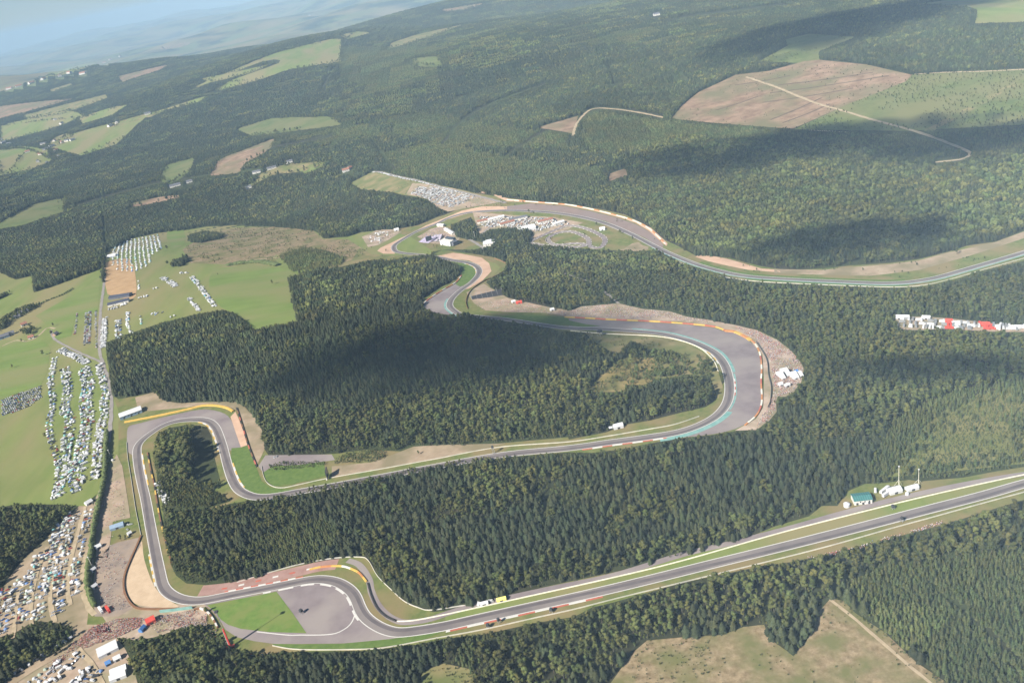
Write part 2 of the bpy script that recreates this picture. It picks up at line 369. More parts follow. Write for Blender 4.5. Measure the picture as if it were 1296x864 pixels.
P_POU_OUT = opn((720, 393), (737, 388), (783, 384), (813, 391), (847, 394), (870, 401), (897, 405), (933, 413), (957, 417), (983, 429), (1000, 442), (1012, 455), (1018, 467), (1015, 484), (1006, 496), (995, 502), (985, 502), (982, 508), (983, 521), (973, 533), (958, 544), (936, 544), (912, 549), (900, 520), (918, 480), (905, 462), (885, 445), (860, 436), (820, 428), (780, 426), (760, 424), (736, 421), (703, 418), (693, 413), (670, 410), (643, 407), (620, 403), (600, 398), (590, 396), (560, 398), (541, 392), (533, 385), (538, 376), (560, 362), (577, 353), (584, 346), (584, 338), (575, 333), (560, 328), (548, 322), (560, 316), (603, 322), (627, 326), (642, 332), (641, 342), (627, 350), (615, 357), (622, 364), (643, 377), (664, 382), (700, 390), (712, 391))
P_POU_IN = opn((740, 421), (787, 424), (827, 427), (863, 433), (890, 446), (908, 466), (915, 490), (909, 505), (905, 495), (900, 480), (896, 460), (880, 452), (866, 450), (850, 444), (827, 441), (820, 443), (812, 436), (798, 431), (785, 446), (778, 448), (765, 440), (754, 434))
P_POU_CL = opn((794, 452), (813, 453), (828, 453), (834, 460), (833, 472), (826, 482), (814, 487), (792, 487), (791, 495), (775, 496), (752, 496), (745, 493), (754, 482), (762, 472), (778, 462))
P_STAV = opn((443, 232), (472, 217), (485, 217), (558, 235), (603, 245), (667, 254), (717, 258), (767, 266), (792, 272), (816, 284), (842, 304), (853, 309), (867, 316), (883, 325), (907, 325), (923, 326), (940, 331), (963, 337), (996, 342), (1041, 340), (1078, 336), (1126, 333), (1163, 328), (1199, 319), (1224, 311), (1260, 306), (1300, 291),
  (1300, 329), (1243, 343), (1212, 353), (1170, 363), (1126, 364), (1053, 361), (996, 359), (955, 357), (930, 352), (897, 343), (862, 333), (845, 321), (830, 316), (816, 318), (755, 316), (717, 313), (680, 310), (669, 307), (675, 294), (668, 288), (650, 288), (622, 290), (608, 297), (603, 287), (596, 275), (570, 285), (578, 300), (600, 305), (628, 310), (600, 316), (560, 316), (520, 325), (490, 330), (455, 314), (460, 297), (488, 292), (503, 290), (530, 285), (553, 275), (563, 272), (580, 265), (593, 261), (602, 258), (567, 268), (552, 262), (540, 252), (510, 247), (492, 243), (458, 240))
P_LOT = opn((1132, 400), (1178, 401), (1212, 404), (1256, 409), (1300, 413), (1300, 420), (1263, 420), (1192, 416), (1168, 418), (1141, 417), (1134, 407))
P_BR = opn((770, 868), (800, 826), (819, 810), (864, 806), (914, 803), (941, 793), (967, 790), (974, 808), (1004, 829), (1024, 806), (1037, 773), (1051, 757), (1068, 760), (1082, 775), (1120, 800), (1160, 838), (1205, 868))
P_BS = opn((535, 849), (562, 839), (598, 847), (600, 868), (530, 868))
P_CLEAR = opn((850, 150), (864, 133), (884, 117), (931, 95), (974, 90), (1017, 78), (1037, 76), (1097, 82), (1154, 95), (1147, 103), (1071, 133), (1004, 163), (931, 158), (864, 152))
P_HEATH = opn((1154, 95), (1200, 92), (1300, 87), (1300, 158), (1180, 164), (1150, 166), (1004, 164), (1071, 133), (1147, 103))
P_TOPG = opn((994, 50), (1024, 43), (1084, 47), (1037, 65), (1037, 76), (1011, 80), (961, 78), (997, 58))
P_TR = opn((1164, 5), (1231, -4), (1300, -4), (1300, 28), (1234, 30), (1237, 13), (1224, 8))
P_PINK1 = opn((679, 162), (732, 147), (725, 170), (719, 168))
P_PINK2 = opn((770, 230), (772, 220), (792, 213), (794, 222))
FIELDS = [
 ('meadow', [(247, 110), (300, 87), (350, 67), (417, 50), (432, 50), (432, 78), (367, 88), (333, 100), (277, 115), (290, 103), (353, 80), (333, 78), (253, 110)]),
 ('meadow', [(430, 45), (452, 40), (470, 42), (440, 50)]),
 ('dry', [(28, 147), (133, 120), (137, 124), (80, 145), (35, 152)]),
 ('dry', [(137, 158), (190, 143), (205, 143), (150, 160)]),
 ('meadow', [(63, 187), (85, 172), (137, 157), (195, 142), (260, 122), (250, 130), (187, 147), (147, 183), (103, 197), (77, 190)]),
 ('meadow', [(0, 190), (25, 185), (60, 190), (66, 203), (30, 215), (0, 218)]),
 ('meadow', [(0, 160), (60, 145), (90, 140), (110, 147), (60, 165), (0, 180)]),
 ('clear', [(267, 222), (277, 203), (317, 187), (347, 176), (337, 193), (310, 207), (300, 220)]),
 ('heath', [(203, 227), (210, 210), (247, 200), (240, 217), (217, 233)]),
 ('dry', [(492, 62), (495, 55), (532, 43), (569, 35), (588, 31), (565, 40), (509, 58)]),
 ('clear', [(559, 13), (615, 4), (592, 12), (565, 15)]),
 ('clear', [(150, 97), (215, 82), (200, 90), (155, 104)]),
 ('clear', [(205, 60), (238, 53), (236, 58), (208, 63)]),
 ('clear', [(165, 258), (200, 250), (228, 247), (226, 251), (170, 262)]),
 ('dry', [(310, 240), (345, 212), (412, 204), (400, 212), (380, 218), (345, 222)]),
 ('meadow', [(380, 216), (412, 204), (409, 211), (385, 220)]),
 ('heath', [(0, 283), (40, 260), (85, 250), (80, 268), (30, 285), (0, 290)]),
 ('clear', [(0, 135), (60, 128), (95, 125), (40, 140), (0, 150)]),
]
P_POU_SH = opn(*cr(720, 380, 6, (670, 500), (700, 450), (880, 420), (1000, 440), (1065, 470), (1080, 550), (1000, 575), (900, 560), (760, 590), (650, 600)))
OPEN_YNG = opn((1150, 560), (1190, 522), (1240, 498), (1300, 484), (1300, 586), (1200, 597), (1120, 604))
opn((243, 546), (264, 544), (270, 556), (275, 590), (279, 608), (262, 610), (246, 606))
FIELDS += [
 ('meadow', [(98, 151), (135, 138), (162, 133), (142, 146), (103, 158)]),
 ('meadow', [(0, 205), (30, 196), (64, 204), (40, 214), (12, 220), (0, 222)]),
 ('dry', [(62, 182), (70, 174), (90, 168), (92, 173), (74, 184)]),
 ('meadow', [(50, 98), (95, 84), (122, 79), (112, 86), (70, 97)]),
 ('dry', [(63, 114), (90, 106), (92, 108), (66, 117)]),
 ('meadow', [(255, 100), (290, 93), (330, 84), (345, 80), (318, 92), (270, 104)]),
 ('heath', [(300, 164), (345, 150), (420, 148), (432, 158), (380, 165), (318, 172)]),
 ('heath', [(520, 75), (555, 72), (560, 84), (530, 84)]),
]
MASK = np.zeros((H, W), np.uint8)
WOODS = [[(0, 404), (20, 391), (50, 382), (53, 386), (25, 402), (0, 421)], [(216, 339), (216, 330), (228, 326), (236, 321), (239, 332), (232, 337)], [(237, 307), (240, 297), (262, 292), (288, 296), (281, 302), (255, 308)],
 [(352, 323), (385, 312), (405, 315), (440, 325), (432, 337), (372, 345), (364, 338)], [(20, 420), (40, 412), (46, 418), (38, 426)], [(0, 372), (14, 366), (12, 374), (0, 380)], [(128, 358), (129, 330), (133, 308), (137, 308), (134, 330), (132, 358)]]
def mline(px, w):
    P = smooth_poly(px, 6, False)
    for a, b in zip(P[:-1], P[1:]):
        d = (b - a)/(np.hypot(*(b - a)) + 1e-9); n = np.array([-d[1], d[0]])*w/2
        fill(MASK, [a + n - d, b + n + d, b - n + d, a - n - d], 1)
HILLROAD = cr(864, 0, 3, (240, 293), (350, 330), (500, 390), (620, 425), (720, 455), (850, 490), (930, 515), (1060, 565), (1095, 585), (1060, 605), (960, 617))
MIDROAD = [(722, 176), (725, 172), (732, 154), (749, 138.5), (779, 138.5), (810, 143), (840, 149)]
WOODROAD = [(688, 330), (692, 336), (708, 344), (726, 350), (750, 358), (768, 372), (783, 384)]
mline(HILLROAD, 4); mline(MIDROAD, 3); mline(WOODROAD, 1.2)
for q in ([(131, 272), (134, 312)], [(560, 182), (600, 142), (690, 106)], [(770, 80), (778, 108)], [(408, 112), (424, 84)], [(300, 196), (420, 172)], [(860, 22), (995, 6)], [(470, 176), (500, 214)], [(640, 196), (700, 158)], [(90, 262), (200, 232), (330, 214)], [(1240, 470), (1262, 500)], [(700, 590), (690, 650)], [(512, 590), (522, 618)], [(1180, 740), (1290, 830)]): mline(q, 2.2)
SPOTS = [(438, 217, 9, 4), (443, 214, 7, 3), (222, 236, 9, 3), (240, 231, 6, 3), (325, 219, 8, 3), (344, 214, 8, 3), (366, 206, 7, 3), (392, 20, 6, 3), (831, 20, 5, 3), (315, 238, 5, 3), (12, 113, 6, 4), (24, 110, 6, 4), (40, 106, 6, 4), (55, 101, 6, 4), (76, 97, 6, 4), (88, 93, 6, 4), (105, 94, 6, 4), (132, 80, 6, 4), (140, 76, 6, 4), (152, 72, 6, 4), (187, 145, 6, 4), (140, 160, 6, 4), (0, 178, 8, 4)]
for a, b, c, d in SPOTS: fill(MASK, [(a - c, b - d), (a + c, b - d), (a + c, b + d), (a - c, b + d)], 1)
for p in OPEN: fill(MASK, p, 1)
for _, p in FIELDS: fill(MASK, p, 1)

for p in WOODS: fill(MASK, p, 0)
sheet('ground_heath', OPEN_YNG, MT['slope'], .1, 1)
sheet('ground_painted_shade', [(212, 614), (240, 612), (272, 622), (292, 634), (262, 644), (228, 646), (210, 642)], MT['floor'], .24, 1)  # dark sheet over the verge grass, painting in the shade among the bushes
sheet('ground_verge', P_KEM, MT['verge'], .10, 1)
sheet('ground_verge', P_LEG, MT['verge'], .13, 1)
sheet('meadow', P_WEST, MT['meadow'], .16, 1)
sheet('ground_terraces', P_TERR, MT['dirt'], .10, 1)
sheet('ground_terraces', P_SW, MT['gravel_field'], .10, 1)
sheet('ground_terraces', P_TAIL, MT['crowd_ground'], .16, 1)
sheet('ground_verge', P_POU_OUT, MT['verge'], .10, 1)
sheet('ground_verge', P_POU_IN, MT['dry'], .16, 1)
sheet('ground_clearing', P_POU_SH, MT['dry'], .12, 1)
sheet('ground_clearing', P_POU_CL, MT['golden'], .10, 1)
sheet('ground_verge', P_STAV, MT['verge'], .13, 1)
sheet('ground_yard', P_LOT, MT['gravel_field'], .10, 1)
sheet('ground_clearing', P_BR, MT['clear_grassy'], .10, 1)
sheet('ground_clearing', P_BS, MT['dry'], .10, 1)
sheet('ground_clearing', P_CLEAR, MT['clear'], .3, 1, 30)
sheet('ground_heath', P_HEATH, MT['heath'], .2, 1, 30)
sheet('ground_heath', P_TOPG, MT['heath'], .2, 1, 30)
sheet('meadow', P_TR, MT['meadow'], .3, 1, 40)
sheet('ground_clearing', P_PINK1, MT['clear'], .3, 1, 30)
sheet('ground_clearing', P_PINK2, MT['clear'], .3, 1, 30)
for k, p in FIELDS: sheet({'meadow': 'meadow', 'dry': 'dry_field', 'clear': 'ground_clearing', 'heath': 'ground_heath'}[k], p, MT[k], .4, 3, 45)
# meadows and bare patches on the west plateau
sheet('meadow', [(270, 342), (300, 338), (345, 337), (378, 348), (366, 352), (371, 378), (377, 406), (323, 417), (300, 398), (283, 391), (276, 384), (265, 365)], MT['meadow_bright'], .34, 2)
sheet('meadow', [(45, 400), (105, 366), (127, 350), (124, 395), (96, 398), (90, 425), (70, 430), (62, 412)], MT['meadow_bright'], .34, 1)
sheet('meadow', [(0, 430), (55, 432), (64, 440), (60, 470), (52, 487), (0, 505)], MT['meadow_bright'], .34, 1)
sheet('meadow', [(0, 530), (55, 518), (62, 545), (70, 580), (74, 605), (68, 636), (20, 638), (0, 642)], MT['meadow'], .34, 1)
sheet('dry_field', [(132, 338), (140, 330), (165, 328), (172, 352), (172, 375), (160, 378), (136, 372)], mat('bare_earth', (.34, .22, .11), (.42, .28, .15), .05), .40, 2)
sheet('ground_clearing', [(231, 316), (262, 296), (300, 288), (345, 287), (395, 291), (408, 303), (440, 303), (470, 322), (440, 332), (400, 340), (370, 338), (350, 322), (340, 330), (300, 335), (262, 334), (240, 333)], MT['clear_grassy'], .34, 1)
sheet('meadow', [(212, 293), (232, 291), (234, 308), (222, 313), (213, 306)], MT['meadow_bright'], .40, 2)
sheet('ground_yard', [(118, 640), (133, 600), (148, 575), (155, 590), (163, 640), (165, 655), (143, 660), (137, 705), (122, 706)], MT['gravel_field'], .40, 1)
sheet('ground_yard', [(122, 706), (140, 690), (150, 686), (176, 680), (178, 690), (167, 708), (158, 730), (159, 752), (170, 768), (150, 780), (120, 780), (118, 740)], MT['yard'], .40, 1)
sheet('ground_yard', [(171, 503), (195, 496), (208, 507), (225, 510), (300, 508), (322, 527), (333, 547), (335, 568), (325, 590), (316, 560), (303, 520), (270, 511), (240, 515), (190, 520), (175, 520)], MT['dirt'], .30, 1)
sheet('ground_yard', [(336, 576), (420, 575), (424, 582), (380, 588), (345, 590), (333, 598), (327, 590)], MT['runoff'], .30, 1)
sheet('mown_grass', [(345, 590), (380, 588), (410, 584), (412, 602), (373, 612), (347, 615), (337, 608), (333, 598)], MT['lawn'], .34, 1)
sheet('ground_yard', [(420, 590), (470, 585), (506, 572), (524, 565), (560, 563), (640, 561), (560, 580), (500, 590), (420, 605)], MT['dirt'], .30, 1)
sheet('ground_terraces', [(720, 402), (722, 393), (737, 388), (783, 384), (813, 391), (847, 394), (870, 401), (897, 405), (933, 412), (957, 418), (983, 430), (1000, 443), (1012, 456), (1017, 467), (1014, 484), (1005, 496), (994, 502), (985, 502), (982, 508), (983, 521), (973, 533), (957, 544), (930, 545), (957, 530), (966, 516), (967, 480), (965, 450), (945, 426), (900, 413), (860, 407), (800, 405)], MT['crowd_ground'], .34, 1)
sheet('ground_yard', [(590, 370), (612, 359), (622, 365), (643, 377), (664, 382), (700, 390), (722, 393), (722, 401), (690, 396), (640, 395), (615, 393), (600, 384)], MT['gravel_field'], .34, 1)
sheet('meadow', [(455, 314), (445, 330), (400, 342), (432, 338), (465, 330), (500, 326), (535, 322), (500, 324), (470, 322)], MT['dry'], .4, 1)
sheet('dry_field', [(443, 232), (472, 218), (500, 225), (522, 232), (512, 246), (492, 243), (458, 240)], MT['dry'], .4, 1)
sheet('ground_yard', [(522, 232), (560, 236), (603, 246), (632, 256), (600, 262), (567, 268), (552, 262), (540, 252), (514, 246)], MT['gravel_field'], .4, 1)
sheet('ground_yard', [(458, 300), (478, 291), (497, 290), (508, 294), (480, 310), (466, 313)], MT['crowd_ground'], .4, 1)
sheet('ground_yard', [(598, 268), (640, 272), (700, 275), (738, 282), (720, 290), (680, 300), (668, 308), (675, 294), (668, 288), (622, 290), (606, 296)], MT['gravel_field'], .4, 1)
sheet('ground_yard', [(528, 300), (545, 290), (560, 286), (575, 292), (582, 302), (574, 310), (545, 308)], MT['gravel_field'], .4, 1)
sheet('ground_yard', cr(780, 250, 6, (0, 400), (60, 390), (120, 350), (170, 340), (200, 365), (245, 375), (240, 395), (160, 415), (60, 405)), MT['dirt'], .4, 1)
sheet('ground_bank', cr(780, 250, 6, (600, 450), (640, 430), (760, 450), (860, 470), (960, 500), (1100, 540), (1296, 555), (1296, 575), (1000, 550), (850, 520), (700, 485)), MT['pink_gravel'], .4, 1)
sheet('ground_bank', cr(980, 270, 4.1, (0, 290), (250, 295), (400, 280), (600, 265), (750, 245), (900, 205), (1150, 150), (1296, 95), (1296, 130), (1000, 225), (750, 295), (500, 325), (250, 320), (0, 312)), MT['dirt'], .4, 1)

# ------------------------------------------------------------------ the race track
TRK = [(1345, 600), (1296, 612), (1236, 629), (1128, 656.8), (1020, 684.5), (900, 714), (776, 744.5), (660, 770.5), (596, 784.7), (555, 793.7), (509, 800.2), (491.7, 798), (476.7, 791.5), (462.5, 780.8), (455, 768.3), (450.3, 755.8), (442.5, 745.8), (428.3, 737), (413.3, 733.5), (398.3, 733), (380, 735.8), (344, 743), (306.7, 750), (277.5, 755.8), (259, 759.5), (242.5, 760.3), (225.8, 757), (213.3, 750), (206.2, 740.8), (202, 723.3), (197.5, 702), (190.8, 667.5), (184.5, 632.5), (179.5, 610.8), (175.3, 590), (173.3, 572), (174.7, 563.7), (180, 556.7), (190, 548.7), (202.5, 540.5), (215.8, 534.7), (230.8, 531.7), (248.3, 530.7), (262.5, 532.5), (271.7, 539.2), (277, 550), (282.5, 566.7), (288, 588.3), (294.2, 606.7), (301.7, 619.2), (312.5, 625.8), (325, 629), (345, 628), (373, 623), (423.3, 614.2), (481.7, 603.3), (540, 592.3), (632, 576), (720, 567), (770, 560), (820, 553.3), (858.3, 547), (886.7, 537.5), (907.5, 525.5), (920, 510), (923.5, 491.7), (921, 472.5), (915.5, 459), (905, 446.7), (886.7, 436.7), (865, 428.8), (836.7, 422.2), (795, 418.3), (753.3, 416), (720, 415.3), (695, 412.5), (650, 405.5), (620, 402), (598, 400), (583, 398), (574, 393), (569, 386.7), (571.7, 378.3), (581.7, 368.3), (595, 359), (604, 350), (606.7, 342.5), (602.5, 336.7), (591.7, 332.5), (575, 329.7), (560, 326.5), (535, 322.7), (516, 321), (502.5, 318.7), (498.5, 314.5), (501.7, 308.3), (526.7, 293.3), (553.3, 283), (566.7, 276.3), (586.7, 270.3), (610, 267.5), (640, 266.5), (666.7, 267), (700, 269.3), (733, 274.5), (766.7, 283), (800, 297), (830, 312.5), (850, 322), (880, 334), (913, 343.5), (946.7, 349.7), (996, 353.3), (1053, 356), (1126, 358.5), (1175, 353.5), (1224, 340.7), (1296, 319.5), (1350, 302)]
TC = line_xy(TRK, 4, 8)
# iron out reading noise
for _ in range(3):
    K = TC.copy(); K[1:-1] = .25*TC[:-2] + .5*TC[1:-1] + .25*TC[2:]; TC = K
TCpx = proj(np.column_stack([TC, terr(TC[:, 0], TC[:, 1])]))
def ti(x, y, lo=0, hi=None):                  # sample of the track nearest to a photo pixel
    d = np.hypot(TCpx[lo:hi, 0] - x, TCpx[lo:hi, 1] - y); return lo + int(d.argmin())
iC = ti(509, 800); iM = ti(225, 757); iR = ti(174, 566); iR2 = ti(312, 626); iP0 = ti(858, 547); iP1 = ti(795, 418); iF = ti(570, 385); iS = ti(500, 314); iB = ti(850, 322)
HW = 6.5                                       # half the tarmac width
# paved and gravel run-off
RO = .22
trk = lambda a, b: [tuple(p) for p in TCpx[a:b:4]]
sheet('runoff_asphalt', [(348, 749), (395, 738), (430, 740), (446, 755), (455, 775), (470, 793), (495, 803), (520, 806), (470, 812), (430, 814), (380, 814.5), (348, 814.5), (322, 811), (300, 806), (286, 797), (280, 787), (268, 772), (258, 764), (270, 760)], MT['runoff'], RO, 1, 8)
sheet('mown_grass', [(262, 765.5), (306, 757), (350, 748.5), (370, 775), (388, 801), (340, 799.5), (305, 795.5), (289, 790.5), (280, 784), (273, 775)], MT['lawn_light'], RO + .12, 1, 8)
sheet('mown_grass', [(345, 814.5), (380, 815), (430, 814.5), (493, 808.5), (530, 803), (560, 799), (535, 810), (500, 816.5), (460, 820.5), (400, 821.5), (365, 820), (346, 816)], MT['lawn'], RO + .1, 1, 8)
sheet('gravel_trap', [(180, 686), (183, 709), (196, 742.7), (212, 757.7), (226, 767), (216.7, 769), (186.7, 767), (170, 763), (160.5, 749), (158.5, 732.7), (166.7, 709), (176.7, 689)], MT['gravel'], RO, 3, 8)
sheet('runoff_asphalt', [(162, 572), (160.8, 547), (164, 539), (175, 536), (206.7, 528), (240, 520.5), (260, 518), (278, 520.8), (289, 526.7), (295, 536), (301, 552), (306, 566), (297, 568), (285, 568), (272, 540), (248, 531), (205, 540), (178, 560), (172, 574)], MT['runoff'], RO, 2, 8)
sheet('gravel_trap', [(291.7, 527.5), (298, 521), (303, 532), (309, 548.3), (313.5, 563), (305, 566), (299, 549), (294, 534)], MT['pink_gravel'], RO + .1, 1, 8)
sheet('mown_grass', [(293, 567), (305, 566), (314, 563.5), (324, 590), (331, 608), (342, 617), (358, 619), (372, 619), (345, 628), (325, 629), (308, 624), (299, 612), (292, 592)], MT['lawn'], RO + .05, 1, 8)
sheet('runoff_asphalt', [(720, 403), (745, 404), (770, 405.5), (826.7, 408), (870, 411), (903, 415), (920, 420.5), (930, 420), (943, 428), (956, 438), (961, 450), (963.5, 467), (962.5, 485), (963.5, 503), (962, 515), (956, 526), (943, 537), (930, 543), (911, 548), (886, 551.5), (862, 553.5)] + trk(iP0, iP1) + [(740, 415.5), (720, 415)], MT['runoff'], RO, 1, 12)
sheet('runoff_asphalt', cr(520, 310, 6, (88, 460), (130, 420), (250, 345), (345, 292), (365, 300), (400, 315), (330, 400), (300, 460), (320, 520), (290, 530), (200, 518), (130, 492)), MT['runoff'], RO, 1, 12)
sheet('mown_grass', cr(520, 310, 6, (345, 140), (430, 138), (490, 175), (498, 220), (450, 280), (375, 318), (340, 300), (390, 235), (388, 180)), MT['lawn'], RO + .05, 1, 12)
sheet('mown_grass', cr(520, 310, 6, (660, 535), (900, 530), (1160, 545), (1230, 570), (1296, 590), (1296, 620), (1000, 590), (750, 570)), MT['lawn'], RO - .02, 1, 12)
sheet('mown_grass', [(720, 405.5), (740, 410), (760, 412.5), (740, 414), (720, 412)], MT['lawn'], RO + .03, 1, 12)
sheet('gravel_trap', cr(460, 260, 6, (105, 345), (130, 322), (280, 250), (480, 150), (640, 85), (750, 40), (900, 8), (1090, 8), (1090, 34), (900, 40), (760, 70), (640, 105), (540, 148), (400, 205), (260, 280), (222, 330), (240, 368), (150, 367)), MT['pink_gravel'], RO, 1, 12)
sheet('gravel_trap', cr(460, 260, 6, (560, 385), (680, 360), (740, 365), (900, 398), (955, 440), (972, 500), (905, 570), (800, 632), (775, 637), (850, 570), (890, 510), (885, 455), (800, 418), (650, 405)), MT['pink_gravel'], RO, 1, 12)
sheet('dry_field', cr(460, 260, 6, (890, 405), (1000, 440), (1040, 470), (1000, 520), (960, 545), (976, 500), (950, 440)), MT['meadow'], RO - .02, 1, 12)
sheet('runoff_asphalt', cr(600, 230, 6, (225, 190), (430, 165), (700, 188), (900, 228), (1100, 278), (1230, 325), (1350, 390), (1440, 480), (1430, 510), (1296, 425), (1000, 300), (800, 258), (600, 222), (420, 214), (240, 222)), MT['brown_runoff'], RO, 1, 14)
sheet('gravel_trap', cr(600, 230, 6, (0, 85), (130, 95), (250, 150), (420, 158), (700, 180), (900, 220), (1100, 270), (1230, 315), (1330, 375), (1460, 490), (1470, 470), (1350, 355), (1220, 290), (1100, 255), (900, 205), (700, 168), (420, 145), (260, 130), (150, 78), (0, 70)), MT['pink_gravel'], RO + .06, 1, 14)
# access lane and verge inside the straight
lane = line_xy([(1300, 599), (1240, 609), (1180, 621), (1120, 635), (1060, 651), (1000, 668), (930, 686), (864, 701.5), (776, 728), (700, 744), (640, 757), (600, 766.5), (575, 773), (545, 783), (520, 787), (505, 786), (490, 778), (478, 765), (470, 748), (467, 733), (455, 715), (440, 709)], 4)
strip('access_road', lane, -3.6, 3.6, MT['runoff'], .24)
# tarmac, lines, kerbs
strip('race_track', TC, -HW, HW, MT['asphalt'], .30)
LN = .36
for o in (-HW + .55, HW - .55):
    strip('painted_line', TC, o - .45, o + .45, MT['white'], LN)
rl = 2.6*np.sin(np.arange(len(TC))*4/130.)
strip('rubbered_line', TC, rl - 1.9, rl + 1.9, mat('rubbered_asphalt', (.105, .092, .095), (.135, .118, .12), .06, .7), .325)
def off(i0, i1, a, b, m, nm='painted_strip', lift=.33): strip(nm, TC, a, b, MT[m], lift, min(i0, i1), max(i0, i1))
off(0, ti(560, 792), -HW - 13, -HW - .2, 'meadow', 'mown_grass', .20)
off(iP0 - 6, ti(915, 517), -HW - 7, -HW - .3, 'teal'); off(ti(920, 472), ti(795, 418), -HW - 4, -HW - .3, 'teal')
off(ti(915, 517), ti(920, 472), -HW - 2.6, -HW - .5, 'teal')
off(ti(590, 399), ti(572, 376), HW + .3, HW + 3.5, 'teal')
off(ti(880, 334), ti(1150, 357), HW + .6, HW + 9, 'lawn', 'mown_grass'); off(ti(830, 312), len(TC) - 2, -HW - 2.8, -HW - .3, 'teal')
off(ti(950, 349), ti(1150, 357), -HW - 10, -HW - 3.0, 'lawn', 'mown_grass')
RW = [MT['red'], MT['white']]
kerb('kerb', TC, HW + .2, HW + 2.0, ti(760, 748), ti(560, 792), RW, 4)
kerb('kerb', TC, HW - .2, HW + 1.6, ti(462, 780), ti(330, 745), [MT['white'], MT['white'], MT['runoff']], 2)
kerb('kerb', TC, -HW - 1.6, -HW + .2, ti(380, 736), ti(277, 756), RW, 2)
kerb('kerb', TC, HW - .1, HW + 1.6, ti(205, 738), ti(196, 695), [MT['white'], MT['yellow']], 2)
kerb('kerb', TC, -HW - 1.6, -HW + .1, ti(254, 532), ti(283, 570), [MT['yellow'], MT['white']], 3)
kerb('kerb', TC, -HW - 1.6, -HW + .1, ti(180, 616), ti(174, 575), [MT['yellow'], MT['white']], 4)
kerb('kerb', TC, HW - .1, HW + 1.6, ti(288, 588), ti(305, 622), [MT['yellow'], MT['white']], 3)
kerb('kerb', TC, -HW - 2.2, -HW + .1, ti(735, 565), ti(845, 549), RW, 3)
kerb('kerb', TC, -HW - 1.4, -HW + .1, ti(923, 500), ti(921, 478), RW, 2)
kerb('kerb', TC, HW - .1, HW + 1.4, ti(915, 459), ti(886, 437), [MT['white'], MT['yellow']], 3)
kerb('kerb', TC, HW - .1, HW + 1.4, ti(606, 345), ti(590, 332), [MT['yellow'], MT['white']], 3)
# old straight beside the paved disc: dashed white edge round it, red chevrons on the inner lane
disc = line_xy(cr(380, 690, 6, (-330, 655), (-100, 680), (0, 680), (150, 680), (260, 670), (330, 640), (380, 600), (410, 545), (416, 510)), 4)
strip('painted_line', disc, -.6, .6, MT['white'], LN)
apr = line_xy(cr(190, 700, 6, (380, 288), (560, 268), (700, 238), (900, 190), (1100, 145), (1296, 100), (1420, 85)), 3)
strip('runoff_asphalt', apr, -8, 9, mat('reddish_apron', (.27, .16, .135), (.34, .22, .19), .08), .25)
for i in range(8, len(apr) - 6, 6):
    seg = apr[i:i + 4]; kerb('kerb', apr, -1.3, 1.3, i, i + 3, [MT['red'] if (i//6) % 2 else MT['white']], 1, .27, .06)
# ------------------------------------------------------------------ trees
MT['spruce'] = mat('spruce_needles', (.020, .031, .016), (.047, .059, .027), .35, .8, 3, rand=.38)
MT['leaf'] = mat('leaves', (.041, .058, .018), (.086, .100, .034), .3, .8, 3, rand=.32)
MT['young'] = mat('young_needles', (.042, .060, .022), (.088, .104, .038), .4, .8, 3, rand=.28)
MT['bark'] = mat('bark', (.10, .08, .06), (.19, .16, .125), 1.5, .95)
def spruce_crown(rng, h=20., r=3.1, tiers=7, nb=8, z0=.14):
    V, F = [], []
    n = 7                                                          # inner cone, ragged
    for i in range(n): a = 2*math.pi*i/n; q = r*.55*rng.uniform(.75, 1.1); V.append((q*math.cos(a), q*math.sin(a), h*z0))
    V.append((0, 0, h)); F += [(i, (i + 1) % n, n) for i in range(n)]
    for t in range(tiers):
        u = t/(tiers - 1); zz = h*(z0 + .02 + (.93 - z0)*u); L = r*(1 - .9*u**2.6)*rng.uniform(.9, 1.1); a0 = rng.uniform(0, 6.28)
        nn = nb if u < .7 else max(5, nb - 3)
        for k in range(nn):
            a = a0 + 2*math.pi*k/nn + rng.uniform(-.18, .18); l = L*rng.uniform(.72, 1.18); w = l*math.pi/nn*.95 + .12
            c, s = math.cos(a), math.sin(a); dr = l*rng.uniform(.28, .5); b = len(V)
            V += [(0, 0, zz + h*.045), (c*l*.62 - s*w, s*l*.62 + c*w, zz - dr*.5), (c*l, s*l, zz - dr), (c*l*.62 + s*w, s*l*.62 - c*w, zz - dr*.5)]
            V.append((c*l*.6, s*l*.6, zz - dr*.32 + h*.012))
            F += [(b, b + 4, b + 1), (b + 4, b + 2, b + 1), (b, b + 3, b + 4), (b + 4, b + 3, b + 2)]
    return V, F
def ico(sub):
    bm = bmesh.new(); bmesh.ops.create_icosphere(bm, subdivisions=sub, radius=1)
    v = np.array([p.co for p in bm.verts]); f = [tuple(q.index for q in g.verts) for g in bm.faces]; bm.free(); return v, f
ICO1, ICO2 = ico(1), ico(2)
